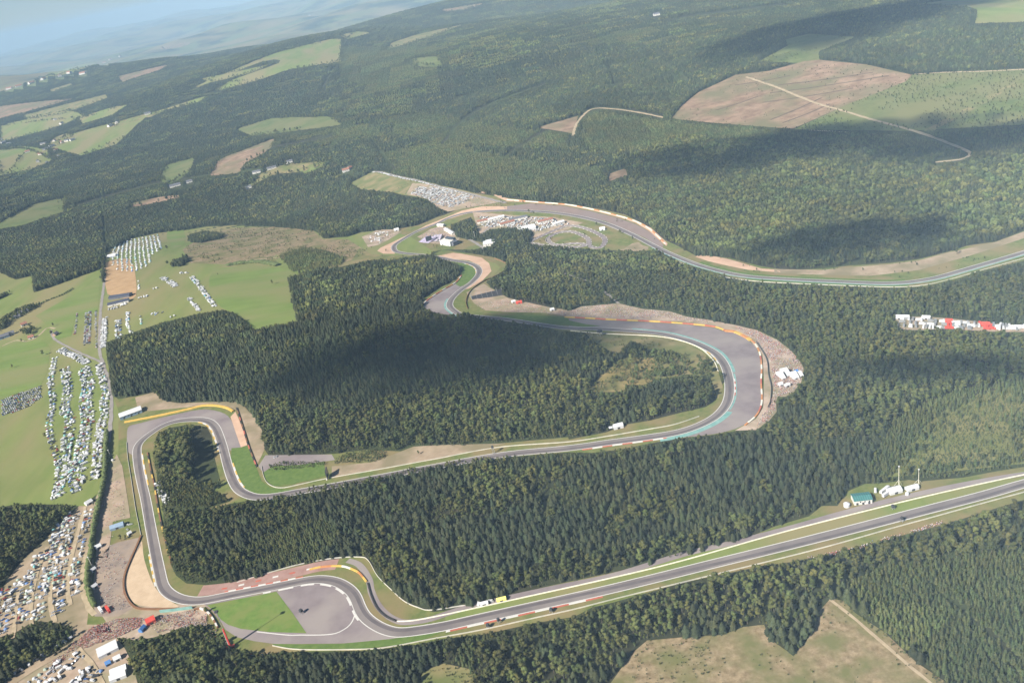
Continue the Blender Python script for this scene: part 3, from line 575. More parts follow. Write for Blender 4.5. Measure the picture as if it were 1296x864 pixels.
def leafy_crown(rng, h=13., r=3.6, clumps=9, leaves=150):
    V, F = [], []
    cs = []
    for k in range(clumps):
        u = rng.uniform(0, 1); a = rng.uniform(0, 6.28); rad = r*.62*math.sqrt(rng.uniform(.05, 1))*(1 - .35*u)
        c = np.array([rad*math.cos(a), rad*math.sin(a), h*(.38 + .47*u)]); q = r*rng.uniform(.34, .52)
        if k == 0: c = np.array([0, 0, h*.82])
        cs.append((c, q)); b = len(V); v, f = ICO1
        w = v*q*np.array([1, 1, .8])*rng.uniform(.72, 1.2, (len(v), 1)) + c
        V += [tuple(p) for p in w]; F += [tuple(i + b for i in g) for g in f]
    for k in range(leaves):                                        # loose sprays round the clumps
        c, q = cs[rng.integers(len(cs))]; d = rng.normal(size=3); d /= np.linalg.norm(d); d[2] = abs(d[2])*.8 - .15
        p = c + d*q*rng.uniform(.85, 1.3); e = rng.normal(size=3); e /= np.linalg.norm(e); g = np.cross(d, e); sz = r*rng.uniform(.10, .2); b = len(V)
        V += [tuple(p - e*sz), tuple(p + g*sz*.8), tuple(p + e*sz), tuple(p - g*sz*.8)]; F.append((b, b + 1, b + 2, b + 3))
    return V, F
def trunk_mesh(rng, h, r, limbs=0):
    mb = MB(); mb.cyl(0, 0, -1.2, h, r, r*.25, 6)
    for k in range(limbs):
        a = rng.uniform(0, 6.28); z = h*rng.uniform(.45, .8); l = h*.3
        mb.bar((0, 0, z), (l*math.cos(a), l*math.sin(a), z + l*.7), r*.3, 4)
    return mb
def low_spruce(rng, h, r):
    V, F = [], []; a0 = rng.uniform(0, 6)
    for z0, z1, rr in ((.12, .80, 1.), (.46, 1., .72)):
        b = len(V); n = 6
        for i in range(n): a = a0 + 2*math.pi*i/n; q = r*rr*rng.uniform(.75, 1.2); V.append((q*math.cos(a), q*math.sin(a), h*z0*rng.uniform(.85, 1.15)))
        V.append((rng.uniform(-.1, .1), rng.uniform(-.1, .1), h*z1)); F += [(b + i, b + (i + 1) % n, b + n) for i in range(n)]
    return V, F
def low_leafy(rng, h, r):
    v, f = ico(1) if False else ICO1
    w = v*np.array([r, r, h*.36])*rng.uniform(.72, 1.2, (len(v), 1)) + np.array([0, 0, h*.6])
    return [tuple(p) for p in w], list(f)
def proto(name, parts, mats):
    V, F, MI = [], [], []
    for (v, f), mi in parts:
        b = len(V); V += list(v); F += [tuple(i + b for i in g) for g in f]; MI += [mi]*len(f)
    me = mesh(name, V, F); me.polygons.foreach_set('material_index', MI)
    o = bpy.data.objects.new(name, me)
    for m in mats: me.materials.append(m)
    return o
KINDS = ['spruce', 'leaf', 'young']
CROWN = {k: [] for k in KINDS}; TRUNK = {k: [] for k in KINDS}; SINGLE = {k: [] for k in KINDS}; LOW = {k: [] for k in KINDS}; P24 = {k: [] for k in KINDS}; P60 = {k: [] for k in KINDS}
_r = np.random.default_rng(5)
for v in range(5):
    hh = 10.4 + v*.75
    CROWN['spruce'].append(spruce_crown(_r, hh, 3.1 + .2*v)); TRUNK['spruce'].append(trunk_mesh(_r, hh*.9, .28))
    CROWN['leaf'].append(leafy_crown(_r, 11.5 + v*.9, 3.1 + .25*v)); TRUNK['leaf'].append(trunk_mesh(_r, 8.5, .25, 4))
    CROWN['young'].append(spruce_crown(_r, 6.2 + v*.45, 1.65 + .1*v, 5, 7, .06)); TRUNK['young'].append(trunk_mesh(_r, 5, .12))
NM = {'spruce': ('spruce_tree', 'spruce'), 'leaf': ('broadleaf_tree', 'leaf'), 'young': ('young_spruce', 'young')}
for k in KINDS:
    for v in range(5):
        t = TRUNK[k][v]; SINGLE[k].append(proto(NM[k][0], [(CROWN[k][v], 0), ((t.v, t.f), 1)], [MT[k], MT['bark']]))
for _k, (a, b) in {'spruce': ((.020, .031, .016), (.047, .059, .027)), 'leaf': ((.041, .058, .018), (.086, .100, .034)), 'young': ((.042, .060, .022), (.088, .104, .038))}.items():
    for _t, _q in enumerate((.62, 1.0, 1.4)):
        MT[_k + str(_t)] = mat(MT[_k].name + '_' + ('deep', 'plain', 'pale')[_t], tuple(c*_q for c in a), tuple(c*_q for c in b), .35, .8, 3, rand=.001)
PATCHM = [MT[k + str(t)] for k in ('spruce', 'leaf', 'young') for t in range(3)]
def patch(k, size, sp, rng):
    parts = []; n = int(round(size/sp))
    for i in range(n):
        for j in range(n):
            if rng.random() < .06: continue
            x = (i + .5 + rng.uniform(-.4, .4))*size/n - size/2; y = (j + .5 + rng.uniform(-.4, .4))*size/n - size/2
            s = rng.uniform(.75, 1.2)
            kk = k
            if k == 'spruce' and rng.random() < .07: kk = 'leaf'
            if k == 'leaf' and rng.random() < .15: kk = 'spruce'
            if kk == 'leaf': v, f = low_leafy(rng, 13*s, 3.7*s)
            elif kk == 'spruce': v, f = low_spruce(rng, 13*s, 3.2*s)
            else: v, f = low_spruce(rng, 7.5*s, 2.0*s)
            parts.append((([(p[0] + x, p[1] + y, p[2] - .5) for p in v], f), {'spruce': 0, 'leaf': 1, 'young': 2}[kk]*3 + int(rng.integers(3))))
    return proto('forest_patch', parts, PATCHM)
for k, sp in (('spruce', 5.2), ('leaf', 6.2), ('young', 3.6)):
    for v in range(4):
        P24[k].append(patch(k, 24, sp, _r)); P60[k].append(patch(k, 60, sp*1.15, _r))

# -------- stuff objects: points with instances
def scatter_object(name, protos, pts, rot, scl, idx, kind='stuff'):
    me = bpy.data.meshes.new(name); n = len(pts)
    me.vertices.add(n); me.vertices.foreach_set('co', np.asarray(pts, np.float32).ravel())
    a = me.attributes.new('rz', 'FLOAT', 'POINT'); a.data.foreach_set('value', np.asarray(rot, np.float32))
    a = me.attributes.new('sc', 'FLOAT', 'POINT'); a.data.foreach_set('value', np.asarray(scl, np.float32))
    a = me.attributes.new('pi', 'INT', 'POINT'); a.data.foreach_set('value', np.asarray(idx, np.int32))
    o = link(name, me); tag(o, kind=kind)
    g = bpy.data.node_groups.new(name, 'GeometryNodeTree')
    g.interface.new_socket('Geometry', in_out='INPUT', socket_type='NodeSocketGeometry')
    g.interface.new_socket('Geometry', in_out='OUTPUT', socket_type='NodeSocketGeometry')
    N = g.nodes; L = g.links
    gi = N.new('NodeGroupInput'); go = N.new('NodeGroupOutput'); ip = N.new('GeometryNodeInstanceOnPoints')
    jn = N.new('GeometryNodeJoinGeometry')
    for p in reversed(protos):
        oi = N.new('GeometryNodeObjectInfo'); oi.inputs['Object'].default_value = p; oi.inputs['As Instance'].default_value = True
        L.new(oi.outputs['Geometry'], jn.inputs[0])
    def named(nm, t):
        q = N.new('GeometryNodeInputNamedAttribute'); q.data_type = t; q.inputs['Name'].default_value = nm
        return next(s for s in q.outputs if s.enabled and s.name == 'Attribute')
    cx = N.new('ShaderNodeCombineXYZ'); L.new(named('rz', 'FLOAT'), cx.inputs[2])
    L.new(gi.outputs[0], ip.inputs['Points']); L.new(jn.outputs[0], ip.inputs['Instance'])
    ip.inputs['Pick Instance'].default_value = True; L.new(named('pi', 'INT'), ip.inputs['Instance Index'])
    L.new(cx.outputs[0], ip.inputs['Rotation']); L.new(named('sc', 'FLOAT'), ip.inputs['Scale'])
    L.new(ip.outputs[0], go.inputs[0])
    md = o.modifiers.new('scatter', 'NODES'); md.node_group = g
    return o

# -------- which kind grows where
TYP = np.full((H, W), 9, np.uint8)
def tp(v, *p): fill(TYP, list(p), v)
tp(0, (130, 430), (170, 415), (250, 390), (370, 350), (440, 330), (590, 330), (590, 400), (740, 420), (760, 560), (330, 580), (320, 520), (140, 505))
tp(1, (330, 505), (420, 520), (700, 470), (780, 500), (780, 560), (330, 580))
tp(1, (560, 395), (640, 400), (700, 430), (640, 440), (480, 440), (430, 430), (500, 405))
tp(2, (1066, 735), (1110, 722), (1300, 698), (1300, 870), (1205, 870), (1165, 838), (1120, 800))
tp(1, (600, 815), (864, 740), (1110, 688), (1300, 635), (1300, 698), (1110, 722), (1050, 757), (960, 790), (860, 806), (700, 870), (600, 870))
tp(1, (628, 335), (700, 315), (830, 318), (940, 350), (1300, 350), (1300, 412), (1130, 398), (1000, 440), (930, 405), (720, 390), (640, 365))
tp(1, (960, 410), (1000, 440), (1130, 425), (1300, 425), (1300, 480), (1150, 545), (1010, 570), (960, 545), (1010, 480))
tp(2, (1130, 535), (1200, 500), (1300, 480), (1300, 592), (1170, 605), (1090, 610))
tp(1, (440, 690), (500, 740), (560, 768), (700, 738), (860, 703), (1030, 650), (1030, 640), (860, 686), (700, 720), (575, 745), (520, 690), (480, 672))
tp(1, (0, 380), (60, 380), (60, 430), (0, 430)); tp(2, (350, 312), (440, 312), (440, 345), (350, 345))
tp(1, (180, 535), (275, 530), (300, 640), (215, 720), (205, 640))
tp(2, (735, 140), (850, 155), (1000, 168), (1300, 165), (1300, 196), (1100, 205), (900, 200), (740, 192))
tp(2, (490, 150), (540, 143), (620, 160), (720, 172), (720, 190), (560, 186), (500, 172))
tp(1, (150, 795), (240, 790), (330, 825), (340, 868), (150, 868))
tp(1, (0, 640), (70, 636), (118, 620), (100, 660), (30, 700), (0, 730))
tp(1, (0, 790), (95, 785), (95, 812), (0, 868))
tp(1, (220, 640), (250, 640), (250, 690), (300, 735), (230, 740), (212, 690))
tp(2, (380, 310), (405, 308), (440, 318), (432, 338), (370, 342), (350, 330), (370, 315))
tp(1, (860, 175), (1300, 200), (1300, 300), (1000, 330), (850, 310), (700, 250), (800, 200))
tp(0, (0, 300), (130, 265), (330, 238), (450, 235), (555, 262), (560, 275), (460, 296), (300, 288), (130, 320), (0, 360))
tp(2, (480, 195), (560, 180), (640, 200), (760, 215), (740, 245), (640, 250), (560, 230), (500, 225)); tp(2, (320, 150), (430, 145), (480, 165), (420, 185), (340, 175))
tp(0, (560, 100), (740, 60), (860, 60), (880, 110), (850, 135), (740, 140), (620, 160), (540, 143)); tp(2, (430, 60), (560, 60), (560, 100), (480, 120), (430, 100))
tp(0, (200, 140), (420, 110), (440, 140), (300, 180), (180, 220), (60, 260), (60, 220)); tp(0, (860, 0), (1300, 0), (1300, 90), (1150, 90), (1040, 60), (860, 110))
def vnoise(x, y, s, seed):
    x = x/s; y = y/s; xi = np.floor(x).astype(np.int64); yi = np.floor(y).astype(np.int64); fx = x - xi; fy = y - yi
    def hsh(a, b):
        n = (a*374761393 + b*668265263 + seed*982451653) & 0x7fffffff
        n = ((n ^ (n >> 13))*1274126177) & 0x7fffffff
        return ((n ^ (n >> 16)) & 0xffff)/65535.
    u = fx*fx*(3 - 2*fx); v = fy*fy*(3 - 2*fy)
    return (hsh(xi, yi)*(1 - u) + hsh(xi + 1, yi)*u)*(1 - v) + (hsh(xi, yi + 1)*(1 - u) + hsh(xi + 1, yi + 1)*u)*v
def look(mask, px, out=0):
    i = np.round(px).astype(int); return mask[np.clip(i[:, 1], 0, H - 1), np.clip(i[:, 0], 0, W - 1)]
def kind_at(xy, px):
    t = look(TYP, px, 9); big = vnoise(xy[:, 0], xy[:, 1], 260, 3)*.6 + vnoise(xy[:, 0], xy[:, 1], 90, 8)*.4
    fine = vnoise(xy[:, 0], xy[:, 1], 23, 5)
    k = np.where(t == 9, np.where(big > .63, 1, np.where(big < .27, 2, 0)), t)
    flip = vnoise(xy[:, 0], xy[:, 1], 9, 21)
    k = np.where((k == 0) & (fine > .76), 1, k)
    k = np.where((k == 1) & ((fine < .2) | (flip > .93)), 0, k)
    k = np.where((k == 2) & (fine > .9) & (t != 2), 1, k)
    return k
tp(0, (200, 290), (290, 290), (290, 340), (200, 340))
HGT = np.array([12.8, 12.5, 7.])
def clear_of_open(P, hgt, crown=.85):
    """True where a tree of this height hides none of the open ground in the photo"""
    ok = np.ones(len(P), bool)
    jx = (vnoise(P[:, 0], P[:, 1], 13, 31) - .5)*5; jy = (vnoise(P[:, 0], P[:, 1], 13, 32) - .5)*4
    k = np.clip(900/np.hypot(P[:, 0], P[:, 1]), .15, 1.1); J = np.column_stack([jx*k, jy*k])
    for u in (0, .35, .65, crown):
        Q = P.copy(); Q[:, 2] += hgt*u; ok &= look(MASK, proj(Q) + J) == 0
    return ok
def in_view(px, m=170): return (px[:, 0] > -m) & (px[:, 0] < W + m) & (px[:, 1] > -m) & (px[:, 1] < H + 130)
def grid(r0, r1, sp, jit):
    yy = np.arange(0, r1, sp); xs = np.arange(-r1*.75, r1*.75, sp)
    X, Y = np.meshgrid(xs, yy); X = X.ravel(); Y = Y.ravel(); r = np.hypot(X, Y); m = (r > r0) & (r < r1) & (np.abs(X) < 250 + Y*.95)
    X, Y = X[m], Y[m]
    if jit: X = X + RNG.uniform(-jit, jit, len(X))*sp; Y = Y + RNG.uniform(-jit, jit, len(Y))*sp
    P = np.column_stack([X, Y, terr(X, Y)]); p = proj(P); m = in_view(p); return P[m], p[m]
R1, R2, R3 = 1500, 3600, 10800
S = {k: [] for k in KINDS}                         # single trees: point, scale
def add_single(P, p, only=None):
    k = kind_at(P[:, :2], p)
    if only is not None:
        m = (k == 2) if only == 2 else (k != 2); P, p, k = P[m], p[m], k[m]
    sc = RNG.uniform(.6, 1.22, len(P))
    gap = vnoise(P[:, 0], P[:, 1], 30, 77)
    some = (RNG.random(len(P)) < np.array([.95, .66, 1.])[k]) 
    tall = clear_of_open(P, HGT[k]*sc)
    for f in (.6, .34):                            # saplings and shrubs where a grown tree would not fit
        m = ~tall; fit = np.zeros(len(P), bool); fit[m] = clear_of_open(P[m], HGT[k[m]]*sc[m]*f)
        k = np.where(fit & (k == 0), 1, k); sc = np.where(fit, sc*f*(HGT[0]/HGT[1] if False else 1.0), sc); tall |= fit
    hole = gap <= .13; sc = np.where(hole, sc*.45, sc); k = np.where(hole & (k == 0), 1, k)
    keep = tall & some
    for i, nm in enumerate(KINDS):
        m = keep & (k == i); S[nm].append(np.column_stack([P[m], sc[m], p[m]]))
P, p = grid(330, R1, 5.5, .42); add_single(P, p, 0)
P, p = grid(330, R1, 3.4, .40); add_single(P, p, 2)
def patches(r0, r1, size, sub, store):
    P, p = grid(r0, r1, size, 0); n = len(P); bad = np.zeros(n, int)
    k = kind_at(P[:, :2], p); e = size*.5
    for dx, dy in ((0, 0), (-e, -e), (e, -e), (-e, e), (e, e), (0, e), (0, -e)):
        for u in (0, .9):
            Q = P + np.array([dx, dy, 0]); Q[:, 2] += HGT[k]*u; bad += look(MASK, proj(Q)) != 0
    full = bad == 0
    for i, nm in enumerate(KINDS): store[nm] = P[full & (k == i)]
    B = P[(bad > 0) & (bad < 14)]; m = int(size/sub); g = (np.arange(m) + .5)*sub - size/2
    ox, oy = np.meshgrid(g, g); O = np.column_stack([ox.ravel(), oy.ravel()])
    Q = (B[:, None, :2] + O[None]).reshape(-1, 2) + RNG.uniform(-.35, .35, (len(B)*len(O), 2))*sub
    P = np.column_stack([Q, terr(Q[:, 0], Q[:, 1])]); return P, proj(P)
PA, PB = {}, {}
P, p = patches(R1, R2, 24, 4.8, PA); add_single(P, p)
P, p = patches(R2, R3, 60, 6, PB); add_single(P, p)
for nm in KINDS: S[nm] = np.vstack(S[nm])

# -------- the nearest trees one by one, the rest of the woods as masses
SUNNY = {'spruce': 'dark pointed spruce', 'leaf': 'rounded green broadleaf tree', 'young': 'small close-set young spruce'}
def stand(px, py):
    line = 852 - .285*px                      # the straight, roughly
    if px < 345: return 'in the dark wood left of the felled clearing, at the bottom left'
    if py > line + 20:
        if px > 1040 and py > 690: return 'in the dense plantation right of the dirt path'
        return 'in the wood between the long straight and the felled clearing'
    return 'in the big wood above the long straight'
def tree(kind, P, sc, v, label, cat='tree', group=None, rz=None):
    r = empty(NM[kind][0], P, random.uniform(0, 6.28) if rz is None else rz); r.scale = (sc, sc, sc*random.uniform(.94, 1.06))
    tag(r, label, cat, group)
    for nm, me in (('crown', CME[kind][v]), ('trunk', TME[kind][v])):
        o = bpy.data.objects.new(nm, me); COL.objects.link(o); o.parent = r
    return r
CME = {k: [mesh('crown', *c) for c in CROWN[k]] for k in KINDS}; TME = {k: [t.mesh('trunk') for t in TRUNK[k]] for k in KINDS}
for k in KINDS:
    for m in CME[k]: m.materials.append(MT[k])
    for m in TME[k]: m.materials.append(MT['bark'])
for k in KINDS:
    A = S[k]; inside = (A[:, 4] > 4) & (A[:, 4] < W - 4) & (A[:, 5] > 4) & (A[:, 5] < H + 4)
    rng_ = np.hypot(A[:, 0], A[:, 1]) + np.where(inside, 0, 1e6); order = np.argsort(rng_)[:290]
    for i in order:
        st = stand(A[i, 4], A[i, 5])
        tree(k, A[i, :3], A[i, 3], int(RNG.integers(5)), SUNNY[k] + ' ' + st, 'tree', {'spruce': 'spruces ', 'leaf': 'broadleaf trees ', 'young': 'young spruces '}[k] + st)
    rest = np.ones(len(A), bool); rest[order] = False; A = A[rest]; n = len(A)
    scatter_object({'spruce': 'spruce_forest', 'leaf': 'broadleaf_forest', 'young': 'young_forest'}[k], SINGLE[k], A[:, :3], RNG.uniform(0, 6.28, n), A[:, 3], RNG.integers(0, 5, n))
    for st, pr in ((PA[k], P24[k]), (PB[k], P60[k])):
        n = len(st)
        if n: scatter_object({'spruce': 'spruce_forest', 'leaf': 'broadleaf_forest', 'young': 'young_forest'}[k], pr, st, RNG.integers(0, 4, n)*math.pi/2, RNG.uniform(.95, 1.1, n), RNG.integers(0, 4, n))
print('TREES', {k: len(S[k]) for k in KINDS}, {k: len(PA[k]) for k in KINDS}, {k: len(PB[k]) for k in KINDS})

# low scrub on the clearings: nobody could count it
def in_poly(P, px):
    g = np.array(px, float); ins = np.zeros(len(P), bool); j = len(g) - 1
    for i in range(len(g)):
        c = (g[i, 1] > P[:, 1]) != (g[j, 1] > P[:, 1])
        with np.errstate(divide='ignore', invalid='ignore'): ins ^= c & (P[:, 0] < (g[j, 0] - g[i, 0])*(P[:, 1] - g[i, 1])/(g[j, 1] - g[i, 1]) + g[i, 0])
        j = i
    return ins
SC = []
def scrub(px, sp, dens, lo, hi, wl=22, thr=.45):
    G = unproj(px)[:, :2]; x, y = np.meshgrid(np.arange(G[:, 0].min(), G[:, 0].max(), sp), np.arange(G[:, 1].min(), G[:, 1].max(), sp))
    Q = np.column_stack([x.ravel(), y.ravel()]); Q = Q + RNG.uniform(-.5, .5, Q.shape)*sp
    m = in_poly(Q, G) & (vnoise(Q[:, 0], Q[:, 1], wl, 61)*.7 + RNG.random(len(Q))*.3 > thr) & (RNG.random(len(Q)) < dens); Q = Q[m]
    SC.append(np.column_stack([Q, terr(Q[:, 0], Q[:, 1]), RNG.uniform(lo, hi, len(Q))]))
scrub(P_BR, 3, .35, .07, .22, 26, .5); scrub(P_BS, 3, .5, .1, .25)
scrub([(1056, 758), (1068, 760), (1082, 775), (1120, 800), (1160, 838), (1205, 868), (1190, 868), (1148, 834), (1100, 795)], 2.6, .6, .10, .28, 16, .35)
scrub(P_POU_CL, 3.6, .7, .15, .6, 16, .42); scrub(P_POU_SH, 4.2, .9, .35, .85, 24, .28); scrub(P_POU_IN, 4, .4, .12, .4, 20, .6)
scrub(P_HEATH, 9, .6, .25, .6, 70, .4); scrub(P_TOPG, 12, .5, .3, .6, 80, .5); scrub(P_CLEAR, 11, .25, .2, .45, 60, .5)
scrub([(231, 316), (262, 296), (300, 288), (345, 287), (395, 291), (440, 303), (470, 322), (400, 340), (350, 334), (262, 334)], 6, .5, .15, .45, 30, .55)
scrub(cr(340, 530, 6, (510, 300), (590, 265), (780, 240), (900, 260), (880, 300), (800, 330), (620, 340), (500, 345)), 2.8, .9, .15, .4, 12, .2)
scrub(cr(340, 530, 6, (0, 350), (120, 330), (420, 325), (440, 360), (200, 385), (0, 400)), 2.8, .9, .12, .35, 12, .2)
scrub(P_STAV, 8, .5, .15, .5, 40, .72)
P_YNG = OPEN_YNG
scrub([(213, 614), (240, 613), (272, 624), (290, 634), (262, 643), (228, 644), (212, 640)], 2.6, .85, .25, .6, 9, .25)
SC = np.vstack(SC); _k = look(MASK, proj(SC[:, :3])) == 1
# keep scrub off the tarmac and the lanes
_t = proj(SC[:, :3]); _d = np.full(len(SC), 1e9)
for c in TC[::3]: _d = np.minimum(_d, (SC[:, 0] - c[0])**2 + (SC[:, 1] - c[1])**2)
for c in lane[::3]: _d = np.minimum(_d, ((SC[:, 0] - c[0])**2 + (SC[:, 1] - c[1])**2)*4)
SC = SC[_d > 17**2]
scatter_object('scrub', SINGLE['leaf'], SC[:, :3], RNG.uniform(0, 6.28, len(SC)), SC[:, 3], RNG.integers(0, 5, len(SC)))

# very young plantation on the slope at the right, and hedgerow trees round the far meadows
G = unproj(OPEN_YNG)[:, :2]; x, y = np.meshgrid(np.arange(G[:, 0].min(), G[:, 0].max(), 3.0), np.arange(G[:, 1].min(), G[:, 1].max(), 3.0))
Q = np.column_stack([x.ravel(), y.ravel()]) + RNG.uniform(-.9, .9, (x.size, 2)); Q = Q[in_poly(Q, G)]; Q = Q[(vnoise(Q[:, 0], Q[:, 1], 30, 4) > .1) & (RNG.random(len(Q)) < .9)]
scatter_object('young_forest', SINGLE['young'], np.column_stack([Q, terr(Q[:, 0], Q[:, 1])]), RNG.uniform(0, 6.28, len(Q)), RNG.uniform(.28, .5, len(Q)), RNG.integers(0, 5, len(Q)))
ed = np.full(len(Q), 1e9)
for a, b in zip(G, np.roll(G, -1, 0)):
    if max(a[1], b[1]) < 640 and False: continue
    t = np.clip(((Q - a)@(b - a))/((b - a)@(b - a)), 0, 1); ed = np.minimum(ed, np.hypot(*(Q - a - t[:, None]*(b - a)).T))
E2 = Q[RNG.random(len(Q)) < .42*np.exp(-ed/16)]
scatter_object('young_forest', SINGLE['young'], np.column_stack([E2, terr(E2[:, 0], E2[:, 1])]), RNG.uniform(0, 6.28, len(E2)), RNG.uniform(.7, 1.5, len(E2)), RNG.integers(0, 5, len(E2)))
# undergrowth on the floor of the nearer woods
P, p = grid(330, 1250, 5.2, .45); m = (look(MASK, p) == 0) & clear_of_open(P, np.full(len(P), 3.5)); P = P[m]
scatter_object('undergrowth', SINGLE['leaf'], P, RNG.uniform(0, 6.28, len(P)), RNG.uniform(.2, .42, len(P)), RNG.integers(0, 5, len(P)))
HR = []
for k, px in FIELDS:
    g = unproj(px)[:, :2]
    for i in range(len(g)):
        a, b = g[i], g[(i + 1) % len(g)]
        if RNG.random() < .35: continue
        n = int(np.hypot(*(b - a))/11)
        if n > 300: continue
        for t in RNG.random(n): HR.append(a + (b - a)*t + RNG.normal(0, 7, 2))
    if k == 'meadow':
        for _ in range(3):
            i, j = RNG.integers(0, len(g), 2); a, b = g[i], g[j]; n = int(np.hypot(*(b - a))/16)
            for t in RNG.random(min(n, 120)): HR.append(a + (b - a)*t + RNG.normal(0, 5, 2))
HR = np.array(HR); scatter_object('hedgerow', SINGLE['leaf'], np.column_stack([HR, terr(HR[:, 0], HR[:, 1])]), RNG.uniform(0, 6.28, len(HR)), RNG.uniform(.6, 1.4, len(HR)), RNG.integers(0, 5, len(HR)))
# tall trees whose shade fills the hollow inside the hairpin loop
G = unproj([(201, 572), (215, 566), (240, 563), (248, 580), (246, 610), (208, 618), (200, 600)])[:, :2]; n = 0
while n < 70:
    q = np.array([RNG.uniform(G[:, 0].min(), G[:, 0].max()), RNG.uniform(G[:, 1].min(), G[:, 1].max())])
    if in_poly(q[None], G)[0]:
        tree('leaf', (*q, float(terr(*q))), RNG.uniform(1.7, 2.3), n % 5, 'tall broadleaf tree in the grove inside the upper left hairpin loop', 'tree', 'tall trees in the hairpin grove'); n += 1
# ------------------------------------------------------------------ lanes and tracks
def lane_px(name, px, w, m, lift=.5, step=6):
    C = line_xy(px, step); q = w*(.5 + .32*(vnoise(C[:, 0], C[:, 1], 11, 91) - .5)); q2 = w*(.5 + .32*(vnoise(C[:, 0], C[:, 1], 14, 92) - .5)); return strip(name, C, -q, q2, MT[m], lift)
lane_px('road', [(133, 312), (132, 340), (131.7, 360), (127.5, 393), (126, 440), (131, 462), (137, 480), (141, 505), (140, 535), (138, 560)], 6, 'road')
lane_px('road', [(64, 418), (68, 428), (77, 434), (100, 446), (123, 456), (131, 462)], 5, 'road', .55)
lane_px('track', [(108, 641), (100, 670), (91.7, 700), (87, 720), (86, 745), (89, 766)], 5, 'path')
lane_px('track', [(86, 658), (78, 687), (68, 716), (65, 740), (64, 762), (69, 788)], 5, 'path')
lane_px('track', [(60, 692), (48, 723), (41, 753), (39, 772), (40, 792)], 4.5, 'path')
lane_px('track', [(24, 745), (21, 770), (18, 795), (16, 808)], 4, 'path')
lane_px('track', [(0, 757), (30, 742), (60, 728), (78, 716), (92, 706)], 4, 'path', .6)
lane_px('track', [(109, 700), (105, 725), (106, 750), (112, 768), (120, 778)], 6, 'path')
lane_px('road', [(0, 872), (12, 864), (50, 840), (93, 817), (122, 800)], 14, 'dirt', .5)
lane_px('track', [(100, 820), (118, 842), (132, 868)], 5, 'path', .55)
lane_px('track', [(3, 438), (20, 431), (36, 432), (50, 424), (60, 415), (70, 416)], 4, 'path')
lane_px('track', HILLROAD, 9, 'path', .7, 15); lane_px('track', WOODROAD, 5, 'road', .5)
lane_px('track', cr(864, 0, 3, (480, 495), (600, 502), (720, 512), (850, 514)), 7, 'path', .7, 15)
lane_px('track', cr(864, 0, 3, (930, 500), (1000, 460), (1100, 410), (1200, 350), (1310, 300)), 22, 'dry', .65, 15)
lane_px('track', cr(864, 0, 3, (870, 283), (1000, 276), (1150, 272), (1310, 264)), 8, 'path', .7, 15)
lane_px('track', [(725, 172), (732, 154), (749, 138.5), (779, 138.5), (810, 143), (840, 149)], 9, 'path', .7, 15)
lane_px('track', [(1051, 759), (1072, 775), (1097, 796), (1147, 839), (1182, 868)], 2.6, 'path')
lane_px('road', [(472, 217.5), (485, 219), (520, 227), (558, 237), (603, 248), (640, 257)], 9, 'road', .7)
lane_px('road', cr(460, 260, 6, (720, 180), (750, 215), (790, 250), (860, 290), (920, 330)), 8, 'road', .6)
lane_px('road', cr(460, 260, 6, (850, 245), (900, 215), (950, 175), (1010, 130)), 6, 'road', .65)
lane_px('track', [(310, 330), (345, 327), (385, 322), (398, 314)], 5, 'path', .6)
MT['brash'] = mat('brash', (.085, .065, .04), (.14, .10, .065), .1, .95)
# kart track
KC = smooth_poly(unproj(cr(600, 230, 6, (430, 455), (600, 375), (720, 335), (860, 360), (990, 430), (960, 500), (880, 490), (860, 430), (740, 380), (620, 395), (560, 440), (620, 480), (760, 470), (840, 478), (800, 495), (600, 492), (480, 475)))[:, :2], 8)
KC = resample(np.vstack([KC, KC[:1]]), 5)[0]
strip('kart_track', KC, -4, 4, MT['runoff'], .5)

for k, o in enumerate((-5.2, 5.2)):
    kerb('kerb', KC, o - .5, o + .5, 0, len(KC), [MT['white'], MT['runoff'], MT['runoff']], 1, .5, .35)
# ------------------------------------------------------------------ barriers along the circuit
BR = 'barriers round the circuit'
MT['rust'] = flatm('weathered_tyre_belt', (.20, .105, .055), .85, scale=.3)
MT['concrete'] = mat('concrete', (.50, .48, .43), (.62, .60, .54), .3, .85)
MT['pale'] = flatm('pale_wall_paint', (.72, .69, .58), .7, scale=.2)
barrier('tyre_barrier', 'yellow padded barrier on the outside of the upper left hairpin', 'tyre barrier', [(158, 534.5), (172, 532), (207, 525), (240, 517.7), (257, 513.7), (273, 513.7), (287, 516.5), (295, 521)], 3.6, 1.9, [MT['yellow']], 99)
barrier('tyre_barrier', 'dark and red tyre wall behind the pink gravel at the hairpin exit', 'tyre barrier', [(299.5, 516.5), (308, 543), (314, 563), (325, 591)], 1.8, 1.7, [MT['tyre'], MT['rust'], MT['tyre'], MT['red']], 4)
barrier('tyre_barrier', 'brown tyre wall curving round the big tan gravel trap', 'tyre barrier', [(178.7, 678), (174, 690), (166.7, 706), (158.5, 727), (157, 743), (161, 757), (171, 768.5), (187, 771), (224, 770.5)], 2.0, 1.7, [MT['rust']], 99)
barrier('tyre_barrier', 'dark tyre wall with yellow blocks right of the descending leg', 'tyre barrier', [(186.7, 573), (191, 595), (195.5, 615), (201.5, 650), (208.5, 680), (217, 712)], 1.7, 1.6, [MT['rust'], MT['tyre'], MT['yellow'], MT['rust']], 4)
barrier('tyre_barrier', 'yellow and orange barrier above the green verge of the lower chicane', 'tyre barrier', [(392, 721), (405, 718), (422, 716.5), (435, 717), (446, 720.5), (455, 725.5), (464, 736.5)], 1.8, 1.5, [MT['yellow'], MT['orange'], MT['yellow'], MT['white']], 4)
